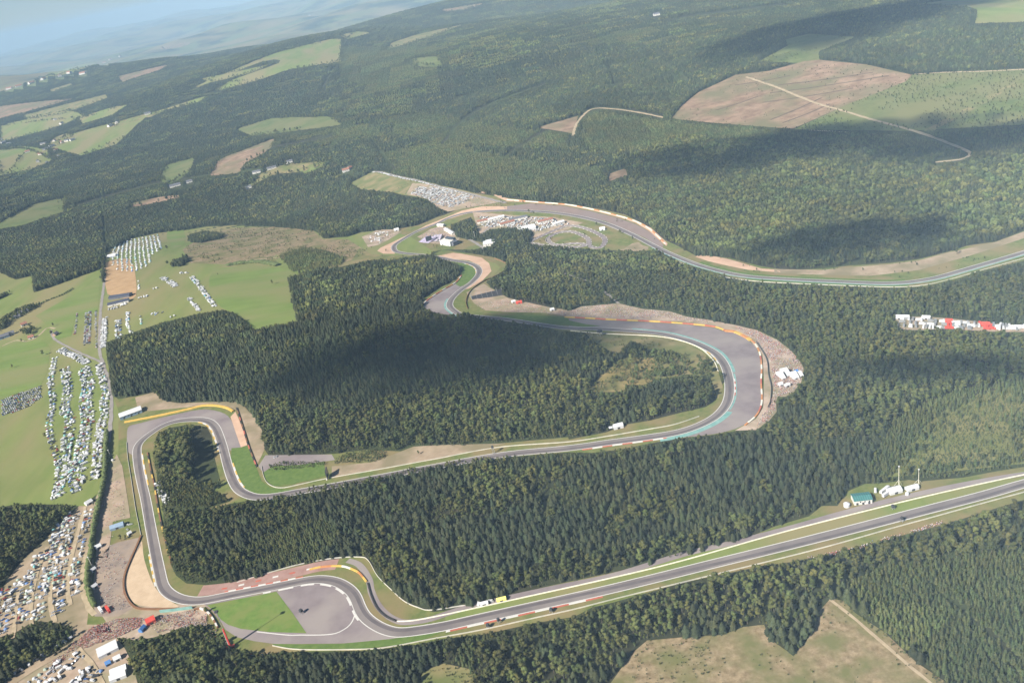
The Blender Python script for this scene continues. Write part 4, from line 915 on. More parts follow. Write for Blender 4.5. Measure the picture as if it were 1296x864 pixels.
barrier('tyre_barrier', 'dark tyre wall round the inside of the lower chicane exit', 'tyre barrier', [(465.5, 738), (468, 748), (471, 757), (477.5, 770), (488, 780), (501, 786)], 1.4, 1.5, [MT['tyre']], 99)
barrier('concrete_wall', 'long white wall between the access lane and the straight', 'wall', [(503, 786.3), (523, 785.3), (555, 779.5), (593, 771.5), (660, 756.7), (776, 731), (864, 709.5), (997, 672), (1131, 638), (1300, 600)], .8, 1.1, [MT['pale']], 99)
guardrail('steel rail along the lower verge of the long straight', [(345, 817), (380, 822), (463, 821.5), (497, 818), (547, 808.5), (610, 797), (677, 782), (727, 771), (776, 758.5), (864, 737), (1031, 696), (1131, 668), (1197, 650), (1300, 622)], None, BR)
guardrail('steel rail at the foot of the trees above the lower chicane', [(300, 737), (340, 725), (380, 714), (422, 706.5), (455, 705), (466, 709), (478, 729), (495, 746), (512, 761), (530, 769), (547, 772), (600, 764)], None, BR)
guardrail('pale rail along the inside of the straight below the dark wood', [(331, 590), (335, 606), (343, 614.5), (357, 617.5), (380, 613), (413, 605.8), (480, 594), (556, 580), (632, 566), (720, 559.3), (770, 552), (820, 543.5), (853, 537.5), (885, 527)], None, BR)
guardrail('steel rail left of the descending leg behind the grass verge', [(160.5, 560), (162, 580), (166, 605), (171.7, 643), (176, 665), (178.5, 677)], None, BR)
barrier('tyre_barrier', 'orange red and white barrier round the wide outer run-off', 'tyre barrier', [(715, 401.5), (745, 403), (770, 404.5), (826.7, 407), (870, 410), (903, 413.5), (918, 418.5)], 2.6, 1.6, [MT['yellow'], MT['red']], 6, 3)
barrier('tyre_barrier', 'bright orange barrier block at the head of the wide run-off', 'tyre barrier', [(918, 419), (930, 420.5), (943, 426.5), (950, 431)], 5, 2, [MT['orange'], MT['yellow']], 5, 3)
barrier('tyre_barrier', 'red and white barrier in front of the spectator bank at the big bend', 'tyre barrier', [(951, 431), (957, 437), (962, 449), (964, 467), (963.3, 483), (964.3, 503), (963, 515), (956.7, 527), (943, 538.5)], 2.0, 1.5, [MT['orange'], MT['pale'], MT['orange'], MT['pale'], MT['red']], 5, 3)
barrier('safety_fence', 'dark wire fence between the barrier and the crowd at the big bend', 'fence', [(957, 433), (970, 455), (972.5, 475), (976, 490), (975, 508), (972, 516)], .5, 2.6, [flatm('dark_wire_mesh', (.12, .115, .11), .7)], 99)
barrier('concrete_wall', 'low white wall on the inside of the big bend', 'wall', [(722, 418.7), (766.7, 422.5), (828, 425.5), (861.7, 431.3), (886.7, 441.3), (903, 456.3), (909, 470)], .9, 1.1, [MT['pale']], 99)
barrier('tyre_barrier', 'orange and white barrier at the edge of the dark wood by the middle bends', 'tyre barrier', [(534, 387), (540, 381), (550, 374), (561.7, 366.7), (577.5, 357.3), (584, 349)], 2.0, 1.5, [MT['orange'], MT['white'], MT['red']], 4, 3)
barrier('safety_fence', 'dark fence curling round the outside of the middle bends', 'fence', [(626, 327.5), (638, 332.5), (641, 337), (637, 344), (627, 350), (613, 356), (602, 363), (594, 371), (590, 382), (592, 391)], .6, 2.2, [MT['rust']], 99)
barrier('concrete_wall', 'pale wall behind the gravel along the far sweeping bend', 'wall', cr(600, 230, 6, (250, 138), (420, 152), (700, 174), (900, 211), (1100, 261), (1225, 301), (1340, 365), (1455, 475)), 2.2, 1.6, [MT['white'], MT['pale'], MT['orange']], 5, 4)
barrier('concrete_wall', 'curved red and white wall beside the paved lane at the fan zone', 'wall', [(246, 772), (254, 770.5), (263, 775), (270, 784), (276, 795)], 1.6, 2.0, [MT['rust'], MT['white']], 3, 2)
barrier('hoarding', 'long teal hoarding above the crowd behind the gravel trap', 'hoarding', [(203, 775), (222, 773), (244, 770)], .6, 3.6, [MT['teal']], 99)
guardrail('pale rail on the lower side of the far straight', [(855, 330), (880, 340), (913, 350), (955, 356), (996, 358.5), (1053, 361), (1126, 363.5), (1170, 361), (1212, 351), (1243, 342), (1300, 326)], None, BR)
# hedge bank right of the campsite
def leafy_hedge(name, label, px, w, h, step, cat='hedge'):
    rng = np.random.default_rng(9); C = line_xy(px, step); o = C[len(C)//2]; oz = float(terr(*o)); V, F = [], []
    for p in C:
        for _ in range(3):
            v, f = ICO1; q = w*.5*rng.uniform(.8, 1.15); b = len(V)
            c = np.array([p[0] - o[0] + rng.uniform(-.4, .4)*w*.5, p[1] - o[1] + rng.uniform(-.4, .4)*w*.5, float(terr(*p)) - oz + h*rng.uniform(.25, .72)])
            V += [tuple(x) for x in v*np.array([q, q, h*.32])*rng.uniform(.8, 1.15, (len(v), 1)) + c]; F += [tuple(i + b for i in g) for g in f]
    r = empty(name, (*o, oz)); tag(r, label, cat)
    link('foliage', mesh('foliage', V, F), r, [MT['hedge']]); return r
MT['hedge'] = mat('hedge_leaves', (.07, .10, .032), (.125, .15, .055), .4, .85, 4)
leafy_hedge('hedge', 'tall clipped hedge in a long curve right of the terraced campsite', [(136, 548), (135, 570), (133, 608), (126, 640), (120, 672), (116.5, 700), (113, 720), (112.5, 742), (116, 758), (121, 768)], 6, 8, 2.4)
leafy_hedge('hedge', 'thin hedgerow left of the road across the west meadows', [(30, 398), (45, 388), (62, 380), (80, 373), (92, 366)], 5, 4.5, 6)
leafy_hedge('hedge', 'dark scrubby hedge along the bottom of the brown felled slope', [(290, 336), (310, 333), (330, 332), (350, 336)], 16, 6, 7)

# dark brash rows left across the felled slope
for a, b in (((985, 108), (1105, 92)), ((975, 118), (1125, 96)), ((965, 130), (1080, 112)), ((975, 152), (1040, 124)), ((990, 156), (1050, 132)), ((905, 140), (960, 122)), ((930, 108), (1000, 96))):
    lane_px('ground_furrow', [a, ((a[0] + b[0])/2, (a[1] + b[1])/2 + 1), b], 7, 'brash', .65, 15)
# ------------------------------------------------------------------ buildings and structures
MT['glass'] = flatm('window_glass', (.045, .055, .07), .2, scale=.5)
MT['steel'] = flatm('painted_steel', (.33, .34, .35), .5, .4)
MT['dark'] = flatm('dark_cladding', (.05, .052, .06), .6)
MT['canvas'] = flatm('white_canvas', (.56, .57, .58), .7, var=.05)
MT['slate'] = mat('slate_roof', (.10, .105, .125), (.15, .155, .175), .5, .75)
MT['navy'] = mat('navy_roof', (.055, .065, .10), (.085, .095, .135), .4, .7)
MT['tile'] = mat('red_tile_roof', (.24, .11, .075), (.33, .16, .11), .5, .85)
MT['wall'] = mat('rendered_wall', (.55, .53, .48), (.68, .66, .61), .4, .9)
MT['brick'] = mat('brick_wall', (.30, .19, .14), (.40, .27, .20), .6, .9)
MT['teal_roof'] = mat('teal_sheet_roof', (.05, .17, .17), (.08, .23, .22), .5, .55)
def ribbed(name, c, period):
    m = flatm(name, c, .55, .1, .06); nt = m.node_tree; N = nt.nodes; L = nt.links; p = N['Principled BSDF']
    tc = N.new('ShaderNodeTexCoord'); wv = N.new('ShaderNodeTexWave'); wv.bands_direction = 'X'; wv.inputs['Scale'].default_value = .314/period*10/10; wv.inputs['Distortion'].default_value = .15
    L.new(tc.outputs['Object'], wv.inputs[0]); mx = N.new('ShaderNodeMix'); mx.data_type = 'RGBA'; mx.blend_type = 'MULTIPLY'
    rr = N.new('ShaderNodeMapRange'); rr.inputs['To Max'].default_value = .5; L.new(wv.outputs['Fac'], rr.inputs['Value']); L.new(rr.outputs[0], mx.inputs['Factor'])
    src = p.inputs['Base Color'].links[0].from_socket; L.new(src, mx.inputs['A']); mx.inputs['B'].default_value = (.45, .45, .45, 1); L.new(mx.outputs['Result'], p.inputs['Base Color']); return m
MT['teal_roof'] = ribbed('ribbed_teal_roof', (.07, .21, .205), 2.2); MT['navy'] = ribbed('ribbed_navy_roof', (.075, .085, .12), 2.6)
MT['bluewall'] = flatm('blue_grey_sheet', (.22, .30, .40), .6)
MT['redc'] = flatm('red_canvas', (.55, .07, .05), .65)
MT['yellowc'] = flatm('yellow_canvas', (.75, .70, .18), .65)
MT['bluec'] = flatm('blue_canvas', (.08, .20, .45), .65)
MT['rubber'] = flatm('rubber', (.03, .03, .03), .9)
def base(px, py):
    p = at(px, py); return (p[0], p[1], p[2])
def block(name, label, cat, c, rz, L, D, h, wall, roof, kind='flat', rh=2.5, doors=1, windows=3, group=None):
    """building L long (x), D deep (y): walls, roof, door, windows"""
    r = empty(name, c, rz); tag(r, label, cat, group)
    w = MB(); x, y = L/2, D/2
    if kind == 'gable':
        w.house(-x, x, -y, y, -1.5, h, h + rh); w.build('wall', wall, r)
        MB().gable(-x, x, -y, y, h + .12, h + rh + .32, .5, .28).build('roof', roof, r)
    else:
        w.box(-x, x, -y, y, -1.5, h); w.build('wall', wall, r)
        MB().box(-x - .4, x + .4, -y - .4, y + .4, h + .003, h + .5).build('roof', roof, r)
    for i in range(doors):
        cx = -x + L*(i + .5)/doors; MB().box(cx - 1.1, cx + 1.1, -y - .06, -y + .05, 0, min(2.8, h*.8)).build('door', MT['dark'], r); MB().box(cx + .7, cx + .85, -y - .14, -y - .07, .9, 1.1).build('handle', MT['steel'], [c for c in r.children if c.name.startswith('door')][-1])
    for i in range(windows):
        cx = -x + L*(i + 1)/(windows + 1)
        for s in (-1, 1):
            MB().box(cx - .7 if s > 0 else cx + .9, cx + .7 if s > 0 else cx + 2.3, s*y - .06, s*y + .06, h*.5, h*.8).build('window', MT['glass'], r)
    return r
def front(p, q):
    a, b = unproj([p, q]); d = b - a; return a, math.atan2(d[1], d[0]), float(np.hypot(d[0], d[1]))
def on_front(p, q, D):
    a, rz, L = front(p, q); m = Vector((L/2, D/2, 0)); m.rotate(Matrix.Rotation(rz, 3, 'Z')); x, y = a[0] + m.x, a[1] + m.y
    return (x, y, float(terr(x, y))), rz, L
# white marquee hall by the hairpin
c, rz, L = on_front((153, 532), (180.5, 522), 17)
r = block('marquee_hall', 'long white-roofed hospitality hall with blue-grey front beside the upper left hairpin', 'hall', c, rz, L, 17, 5.5, MT['bluewall'], MT['canvas'], 'gable', 1.8, 3, 5)
c, rz, L = on_front((1081.5, 639.5), (1104, 637), 12)
r = block('pit_building', 'teal ribbed roof building with white front beside the long straight', 'building', c, rz, L, 12, 5.2, MT['wall'], MT['teal_roof'], 'gable', 1.4, 3, 3)
c, rz, L = on_front((102+36, 380), (164, 376), 16)
block('barn', 'navy-roofed barn right of the country road, upper of the two', 'barn', c, rz, L, 16, 5, MT['slate'], MT['navy'], 'gable', 3, 1, 2)
c, rz, L = on_front((137, 389), (163, 382.5), 15)
block('barn', 'navy-roofed barn right of the country road, lower of the two', 'barn', c, rz, L, 15, 5, MT['wall'], MT['navy'], 'gable', 3, 2, 2)
c, rz, L = on_front((612, 313), (627, 311), 24)
r = block('circuit_building', 'white flat-roofed building among trees beside the kart circuit road', 'building', c, rz, L, 24, 7, MT['wall'], MT['canvas'], 'flat', 0, 2, 4)
MB().box(-7, 6, -4, 7, 7.51, 11).build('upper_storey', MT['canvas'], r)
c, rz, L = on_front((557.5, 310), (570.5, 312), 20)
r = block('hospitality_building', 'white stepped hospitality building above the far bends', 'building', c, rz, L, 20, 11, MT['canvas'], MT['wall'], 'flat', 0, 2, 3)
u = MB(); u.box(-L*.3, L*.5, 2, 9, 11.51, 15.5); u.build('upper_storey', MT['glass'], r)
u = MB(); u.box(L*.5 + .01, L*.5 + 6, -6, 10, -1, 9); u.build('annex', MT['slate'], r)
for k, (a, b) in enumerate((((562, 292), (572, 298)), ((553, 287), (561, 287.5)))):
    c, rz, L = on_front(a, b, 9)
    block('pavilion', ['pale pavilion with open frame behind the white hospitality building', 'small pale pavilion at the top of the terraced crowd bank'][k], 'pavilion', c, rz, L, 9, 5, MT['concrete'], MT['canvas'], 'gable', 1.5, 1, 2)
# stepped grandstands
def grandstand(label, p, q, D, rows, rise, seat, group=None):
    c, rz, L = on_front(p, q, D); r = empty('grandstand', c, rz); tag(r, label, 'grandstand', group)
    mb = MB()
    for i in range(rows):
        y0 = -D/2 + D*i/rows; mb.box(-L/2, L/2, y0, y0 + D/rows - .02, -1, rise*(i + 1))
    mb.build('seating', seat, r)
    f = MB(); n = max(3, int(L/9))
    for i in range(n + 1):
        x = -L/2 + L*i/n
        f.bar((x, D/2 + .4, -1), (x, D/2 + .4, rise*rows + 4), .35); f.bar((x, -D/2, .3), (x, D/2 + .4, rise*rows + 2), .22)
    f.build('frame', MT['steel'], r)
    return r
grandstand('steel scaffold grandstand with tall pale posts outside the middle bends', (598, 380), (637, 373.5), 12, 7, .9, MT['dark'])
grandstand('lilac seated grandstand left of the white hospitality building', (528, 307), (541, 308.5), 34, 10, .55, flatm('lilac_seats', (.40, .36, .47), .8, var=.4))
grandstand('lilac seated grandstand right of the dark screen at the far bends', (545, 307), (556, 306), 40, 10, .55, flatm('grey_lilac_seats', (.46, .42, .50), .8, var=.4))
def screen(label, px, rz, w, h, z0, col=None):
    r = empty('video_screen', base(*px), rz); tag(r, label, 'screen')
    pn = MB().box(-w/2, w/2, -.6, .6, z0, z0 + h).build('panel', col or MT['dark'], r)
    MB().box(-w/2 + .3, w/2 - .3, -.66, -.6, z0 + .3, z0 + h - .3).build('display', MT['glass'], pn)
    for s in (-1, 1): MB().bar((s*w*.32, 0, -1), (s*w*.32, 0, z0 + .1), .3).build('leg', MT['steel'], r)
    MB().box(-w/2, w/2, .6, 2.2, -.5, .6).build('ballast', MT['concrete'], r)
    return r
screen('tall dark video screen on legs standing on the bare strip inside the track', (415.5, 604), yaw((415, 604), (416.5, 596)), 12, 11, 1.5)
screen('dark purple video screen in the middle of the terraced crowd at the far bends', (543.5, 306), .2, 14, 11, 3, flatm('purple_housing', (.16, .11, .20), .7))
# towers and masts
def camera_tower(label, px, h, group=None, s=1.5):
    r = empty('camera_tower', base(*px), RNG.uniform(0, 1.5)); tag(r, label, 'tower', group)
    f = MB()
    for a in (-s, s):
        for b in (-s, s): f.bar((a, b, -1), (a*.8, b*.8, h), .16, 4)
    for z in np.arange(1, h - .5, 2.2):
        f.bar((-s, -s, z), (s, -s, z + 2), .1, 4); f.bar((s, s, z), (-s, s, z + 2), .1, 4); f.bar((-s, s, z), (-s, -s, z + 2), .1, 4); f.bar((s, -s, z), (s, s, z + 2), .1, 4)
    f.build('frame', MT['steel'], r)
    MB().box(-s*1.1, s*1.1, -s*1.1, s*1.1, h, h + .25).build('platform', MT['dark'], r)
    MB().box(-s, s, -s, s, h + .26, h + 2.4, 0, .15, .15).build('cabin', MT['dark'], r)
    return r
camera_tower('dark camera tower at the start of the wide run-off inside the bend', (759.5, 425), 7, None, 3.2)
camera_tower('slim dark camera tower beside the straight between the two woods', (625, 574), 9, None, 1.3)
camera_tower('dark camera stand on the lower verge near the red and white kerb', (631.7, 788), 3.5, None, 1.2)
camera_tower('small camera stand by the lower rail near the chicane', (618, 794), 2.6, None, 1.3)
camera_tower('small camera stand by the lower rail past the end of the kerb', (698, 774), 2.2, None, 1.4)
camera_tower('red-topped camera stand on the grass strip above the long straight', (1130, 644), 2.6, None, 1.2)
camera_tower('red-topped camera stand on the line below the long straight', (1141.5, 660), 3.4, None, 1.2)
camera_tower('camera stand on the paved disc inside the lower chicane', (382, 776), 3, None, 1.5)
def mast(label, px, h, boom=False):
    r = empty('mast', base(*px), 0); tag(r, label, 'mast')
    MB().cyl(0, 0, -1, h, .28, .16, 7).build('pole', MT['pale'], r)
    MB().box(-.6, .6, -.6, .6, h, h + .9, 0, .15, .15).build('lamp_head', MT['canvas'], r)
    for k in range(3):
        a = 2.1*k + .3; MB().bar((0, 0, h*.35), (4.5*math.cos(a), 4.5*math.sin(a), -.3), .13, 4).build('stay', MT['pale'], r)
    return r
mast('tall pale mast rising behind the white tent beside the straight', (1137.5, 615.5), 24)
mast('shorter pale mast on stays at the right of the service compound', (1162.5, 613), 18)
mast('white telescopic mast leaning over the fan zone beside the hedge', (117.5, 718), 15)
mast('white mast beside the upper end of the tall hedge', (140, 577), 10)
mast('thin white flag mast left of the hospitality building', (601.5, 303), 18)
# red crane with camera basket
r = empty('camera_crane', base(292, 819), 0); tag(r, 'tall red camera crane at the edge of the dark wood below the grass triangle', 'crane')
MB().box(-4.2, 4.2, -1.4, 1.4, .9, 2.6).build('carrier', MT['redc'], r)
for sx in (-3, -1, 1.5, 3):
    for sy in (-1, 1): MB().wheel(sx, sy*1.25, .6, .62, .5).build('wheel', MT['rubber'], r)
b = MB(); b.box(-.9, .9, -.9, .9, 2.6, 24, 0, .3, .3); b.build('boom', MT['redc'], r)
b = MB(); b.box(-1.02, -.6, -1.0, 1.0, 2.7, 23.9, 0, .15, .3); b.build('white_stripe', MT['canvas'], r)
MB().bar((0, 0, 24), (.4, .4, 44), .28, 6).build('jib', MT['steel'], r)
MB().box(-1.2, 2, -1, 1.6, 44, 45.6).build('basket', MT['dark'], r)
# small trackside things
def tank(label, px, rad, h, m):
    r = empty('tank', base(*px), 0); tag(r, label, 'tank'); mb = MB(); mb.cyl(0, 0, -.5, h, rad, rad, 14); mb.build('shell', m, r)
    mb = MB(); mb.cyl(0, 0, h, h + rad*.5, rad*1.02, rad*.15, 14); mb.build('lid', m, r)
tank('round white tank left of the teal roof building', (1071.7, 640.5), 3.0, 3.5, MT['canvas'])
tank('small round white tank at the right end of the service compound', (1148, 626), 1.8, 2.4, MT['canvas'])
tank('small white dome standing below the upper left hall', (143, 583), 1.8, 2.4, MT['canvas'])
def marquee(label, px, rz, L, D, h=3, bays=1, m=None, group=None, cat='marquee'):
    m = m or MT['canvas']; r = empty('marquee', base(*px), rz); tag(r, label, cat, group)
    w = MB(); w.box(-L/2, L/2, -D/2, D/2, -1, h); sw = w.build('side_wall', m, r)
    for i in range(bays):
        a = -D/2 + D*i/bays; mb = MB(); mb.gable(-L/2, L/2, a, a + D/bays, h + .06, h + 1 + D/bays*.22, .15, .05); mb.build('roof', m, r)
        mb = MB()
        for x in (-L/2 + .01, L/2 - .01): mb.add([(x, a, h), (x, a + D/bays, h), (x, a + D/bays/2, h + .9 + D/bays*.22)], [(0, 1, 2) if x > 0 else (2, 1, 0)])
        mb.build('gable_end', m, r)
    MB().box(-1.6, 1.6, -D/2 - .05, -D/2 + .02, 0, min(2.6, h - .2)).build('doorway', MT['dark'], sw)
    return r
y1 = yaw((126, 828), (150, 816))
marquee('big white marquee of three bays by the trees below the crowd, upper one', (137, 823), y1, 19, 15, 3.2, 3)
marquee('small white annexe tent at the corner of the upper big marquee', (149, 834), y1, 7, 7, 2.8)
marquee('bright blue tent at the foot of the upper big marquee', (137.5, 840), y1, 5, 6, 2.5, 1, MT['bluec'])
marquee('big white marquee at the very bottom edge beside the trees', (151, 853), yaw((141, 856), (157, 850)), 15, 17, 3.2, 2)
marquee('red marquee in the thick of the fan zone crowd', (191.5, 787), yaw((186, 789), (198, 783)), 9, 9, 4, 1, MT['redc'])
marquee('blue and white tent beside the red marquee', (181, 797), 1.2, 7, 5, 3, 1, MT['bluec'])
marquee('white pointed tent in the long shade right of the hedge', (125, 693), yaw((121, 694), (129, 690)), 7, 7, 3)
marquee('white tent by the telescopic mast right of the hedge', (118.5, 722), .9, 6, 5, 2.6)
marquee('white tent furthest down the right side of the hedge', (120, 743), .9, 6, 6, 2.6)
marquee('white tent at the head of the terraced campsite under the dark trees', (113, 637), .8, 9, 8, 3)
marquee('blue-grey pavilion tent on the gravel between hedge and track', (149, 667), yaw((142, 669), (160, 663)), 16, 9, 3, 1, MT['bluewall'])
marquee('white service tent by the track left of the gravel trap head', (164.5, 676), .7, 5, 5, 2.6)
marquee('white service tent below the tall pale mast beside the straight', (1131.5, 622), yaw((1126, 624), (1138, 621)), 13, 9, 3)
marquee('long white tent under the shorter mast beside the straight', (1154, 619), yaw((1148, 620), (1160, 617)), 12, 6, 3)
marquee('pale yellow tent on the lane edge of the straight under the trees', (635, 760), yaw((630, 761), (640, 758.5)), 9, 4.5, 2.8, 1, MT['yellowc'])
marquee('white service tent on the lane edge near the yellow tent', (613, 765), yaw((605, 767), (618, 764)), 8, 4, 2.6)
marquee('white roofed cabin under the trees on the inside of the long bend', (782.5, 541), yaw((777, 542), (789, 539)), 12, 7, 4)
marquee('large white marquee at the top left of the upper campsite', (142, 325), .2, 22, 20, 4, 2)
marquee('long white hospitality tent in the kart circuit paddock', (667, 291), .05, 40, 22, 6, 3)
marquee('small white hut on the lane above the kart circuit', (762.5, 291), -.2, 12, 10, 4)
marquee('white roof beside the far approach lane at the gravel corner', (502, 292), .1, 12, 9, 4)
g = 'tents on the spectator bank of the big bend'
for k, (x, y, L, D, lb) in enumerate([(988, 477, 4.5, 20, 'long narrow white tent, left one of the bend compound'), (994, 473, 5, 22, 'long narrow white tent, second from the left in the bend compound'), (1004, 477, 7.5, 18, 'wide white tent with blue end in the bend compound'), (1012, 475.5, 4.5, 13, 'white tent at the wood edge of the bend compound'), (988, 488, 5, 6, 'small square white tent below the long tents of the bend compound'), (996.5, 489, 6, 5, 'low white tent at the bottom of the bend compound')]):
    marquee(lb, (x, y), .12, L, D, 3.4, 1, None, g)
marquee('small blue tent between the white tents of the bend compound', (1008.5, 473), .12, 3, 10, 3.6, 1, MT['bluec'], g)
marquee('small red and white stall tent near the middle grandstand', (657, 384), .1, 10, 6, 3, 1, MT['redc'])
marquee('small white stall tent right of the middle grandstand', (650, 383), .1, 7, 6, 3)
marquee('white stall tent at the right end of the middle spectator area', (699, 393), .1, 7, 6, 3)
# houses: hamlet on the left, scattered houses far off
def house(px, L, D, h, rz, roof, wall, label, group=None):
    r = block('house', label, 'house', base(*px), rz, L, D, h, MT[wall], MT[roof], 'gable', D*.35, 1, 2, group)
    MB().box(L*.2, L*.2 + 1, -.5, .5, h + D*.2, h + D*.35 + 1.6).build('chimney', MT['brick'], next(c for c in r.children if c.name.startswith('roof')))
for a in [((30, 396), 22, 10, 4, .5, 'slate', 'wall', 'long grey-roofed farmhouse above the hamlet road'), ((37, 391), 14, 9, 4, .6, 'slate', 'brick', 'small grey-roofed house at the top of the hamlet'), ((22, 402), 14, 9, 4, .4, 'slate', 'wall', 'grey-roofed house in the hamlet trees left of the long farmhouse'), ((31, 412), 12, 9, 5, .6, 'tile', 'wall', 'cream house with red roof in the middle of the hamlet'), ((13, 424), 18, 10, 4.5, .5, 'slate', 'wall', 'pale house at the left edge of the hamlet beside the road'), ((40, 428), 11, 9, 4, .3, 'tile', 'wall', 'cream house by the lane below the hamlet trees'), ((4, 428), 26, 12, 5, .5, 'slate', 'bluewall', 'long blue-grey shed at the left border below the wood'), ((71, 424), 10, 8, 4, 1.2, 'slate', 'brick', 'small house where the lane meets the campsite')]: house(*a)
g = 'village houses on the far green plateau'
hp = [(52, 196), (58, 190), (66, 186), (71, 191), (62, 199), (48, 205), (78, 181), (85, 179), (55, 183), (35, 193), (92, 178), (40, 184), (69, 179), (60, 207), (74, 199)]
for k, q in enumerate(hp): house(q, 26 + 3*(k % 3), 15, 7, .4*k, ['tile', 'slate', 'slate'][k % 3], 'wall', ['red-roofed house in the far village on the green plateau', 'grey-roofed house in the far village on the green plateau'][0 if k % 3 == 0 else 1], ['red-roofed ' + g, 'grey-roofed ' + g][0 if k % 3 == 0 else 1])
for k, q in enumerate([(0, 178), (5, 181), (78, 157), (70, 152), (12, 183), (187, 145), (140, 160), (148, 156)]): house(q, 34, 18, 8, .7*k, 'slate', 'wall', 'pale house beside the fields beyond the far village', 'pale houses beyond the far village')
for k, q in enumerate([(12, 113), (24, 110), (40, 106), (55, 101), (76, 97), (88, 93), (105, 94), (132, 80), (140, 76), (152, 72)]): house(q, 60, 30, 12, .5*k, 'tile', 'wall', 'tiny pale house on the hazy crest of the far ridge', 'houses on the hazy ridge')
for a in [((438, 217), 24, 14, 7, .2, 'tile', 'wall', 'cream house with red roof in a gap of the forest beyond the track'), ((443, 214), 16, 12, 6, .9, 'tile', 'wall', 'second cream house above it in the forest gap'), ((222, 236), 40, 14, 6, .3, 'slate', 'wall', 'long white building at the foot of the pale green plantation'), ((240, 231), 22, 12, 6, .3, 'slate', 'wall', 'white house right of the long building under the forest'), ((325, 219), 30, 12, 6, .1, 'slate', 'wall', 'white building below the brown felled patch in the valley'), ((344, 214), 34, 12, 6, .3, 'slate', 'wall', 'white building in the valley right of the brown felled patch'), ((366, 206), 26, 12, 6, .2, 'slate', 'wall', 'white house in the valley woods above the narrow field'), ((392, 20), 40, 20, 8, 0, 'slate', 'wall', 'lone pale building in the hazy forest at the top'), ((831, 20), 30, 16, 8, 0, 'slate', 'wall', 'lone white building in the forest near the top'), ((315, 238), 20, 10, 6, .2, 'slate', 'wall', 'small white house at the left tip of the narrow valley field')]: house(*a)

for k, (x, y, L, D, rf, lb) in enumerate([(613, 281, 34, 13, 'tile', 'brown-roofed paddock building nearest the small wood left of the kart circuit'), (628, 278, 40, 12, 'canvas', 'long white-roofed paddock building, second from the left beside the far bend'), (642, 284, 36, 13, 'tile', 'brown-roofed paddock building in the middle of the kart circuit paddock'), (656, 278, 44, 12, 'slate', 'grey-roofed paddock building at the back of the kart circuit paddock'), (690, 281, 36, 14, 'tile', 'brown-roofed building at the right of the white kart paddock tent'), (707, 284, 26, 12, 'canvas', 'white-roofed building at the right end of the kart paddock')]):
    block('paddock_building', lb, 'building', base(x, y), .05 + .1*(k % 3), L, D, 5.5, MT['wall'], MT[rf], 'gable', 2.2, 2, 4)
# ------------------------------------------------------------------ vehicles, tents and people
PAINT = {'white': (.52, .53, .54), 'silver': (.42, .43, .45), 'dark': (.045, .048, .055), 'blue': (.06, .12, .30), 'red': (.38, .05, .04)}
PM = {k: flatm(k + '_car_paint', v, .35, .1, .04) for k, v in PAINT.items()}
def car_mesh(L=4.4, Wd=1.8, van=False):
    mb = MB(); x, y = L/2, Wd/2
    if van:
        mb.box(-x, x, -y, y, .4, 1.3); mb.box(-x + .05, x*.72, -y + .06, y - .06, 1.3, 2.35, 0, .06, .08)
        mb.box(x*.3, x*.725, -y + .03, y - .03, 1.36, 1.95, 1, .14, .05)
    else:
        mb.box(-x, x, -y, y, .35, .72); mb.box(-x + .08, x - .1, -y + .05, y - .05, .72, .95, 0, .1, .06)
        mb.box(-x*.72, x*.42, -y + .1, y - .1, .95, 1.36, 1, .42, .12); mb.box(-x*.5, x*.2, -y + .2, y - .2, 1.363, 1.43, 0, .1, .05)
    for sx in (-.62, .62):
        for sy in (-1, 1): mb.wheel(x*sx, sy*(y - .08), .33, .33, .22, 10, 2)
    return mb
def caravan_mesh():
    mb = MB(); mb.box(-2.9, 2.9, -1.12, 1.12, .45, 2.1); mb.box(-2.9, 2.9, -1.12, 1.12, 2.1, 2.6, 0, .5, .12)
    mb.box(-2.2, -.8, -1.15, 1.15, 1.4, 1.95, 1); mb.box(.4, 1.6, -1.15, 1.15, 1.4, 1.95, 1); mb.box(1.8, 2.4, -1.16, -1.1, .5, 2.0, 1)
    for s in (-1, 1): mb.wheel(0, s*1.05, .35, .35, .24, 10, 2)
    mb.bar((2.8, .5, .5), (4.1, 0, .5), .06, 4, 2); mb.bar((2.8, -.5, .5), (4.1, 0, .5), .06, 4, 2); return mb
def camper_mesh():
    mb = MB(); mb.box(-3.4, 2.0, -1.15, 1.15, .5, 2.95, 0, .06, .05); mb.box(2.0, 3.3, -1.05, 1.05, .5, 1.4, 0); mb.box(1.6, 2.7, -1.08, 1.08, 1.4, 2.1, 1, .3, .06); mb.box(1.4, 2.6, -1.1, 1.1, 2.11, 2.9, 0, .3, .1)
    mb.box(-2.6, -.6, -1.18, 1.18, 1.6, 2.2, 1)
    for sx in (-2, 2.3):
        for s in (-1, 1): mb.wheel(sx, s*1.0, .4, .4, .26, 10, 2)
    return mb
def tent_mesh(s=1.):
    mb = MB(); n = 10; V = []; F = []
    for j, (rr, z) in enumerate(((1, 0), (.93, .55), (.68, 1.05), (.3, 1.35))):
        for i in range(n): a = 2*math.pi*i/n; k = 1 + .1*math.cos(4*a); V.append((2.1*s*rr*k*math.cos(a), 1.7*s*rr*k*math.sin(a), z*s*1.2))
    V.append((0, 0, 1.7*s)); m = 4*n
    for j in range(3): F += [(j*n + i, j*n + (i + 1) % n, (j + 1)*n + (i + 1) % n, (j + 1)*n + i) for i in range(n)]
    F += [(3*n + i, 3*n + (i + 1) % n, m) for i in range(n)]
    mb.add(V, F); mb.add([(2.15*s, -.5, .05), (2.15*s, .5, .05), (1.8*s, 0, 1.0*s)], [(0, 1, 2)], 1); return mb
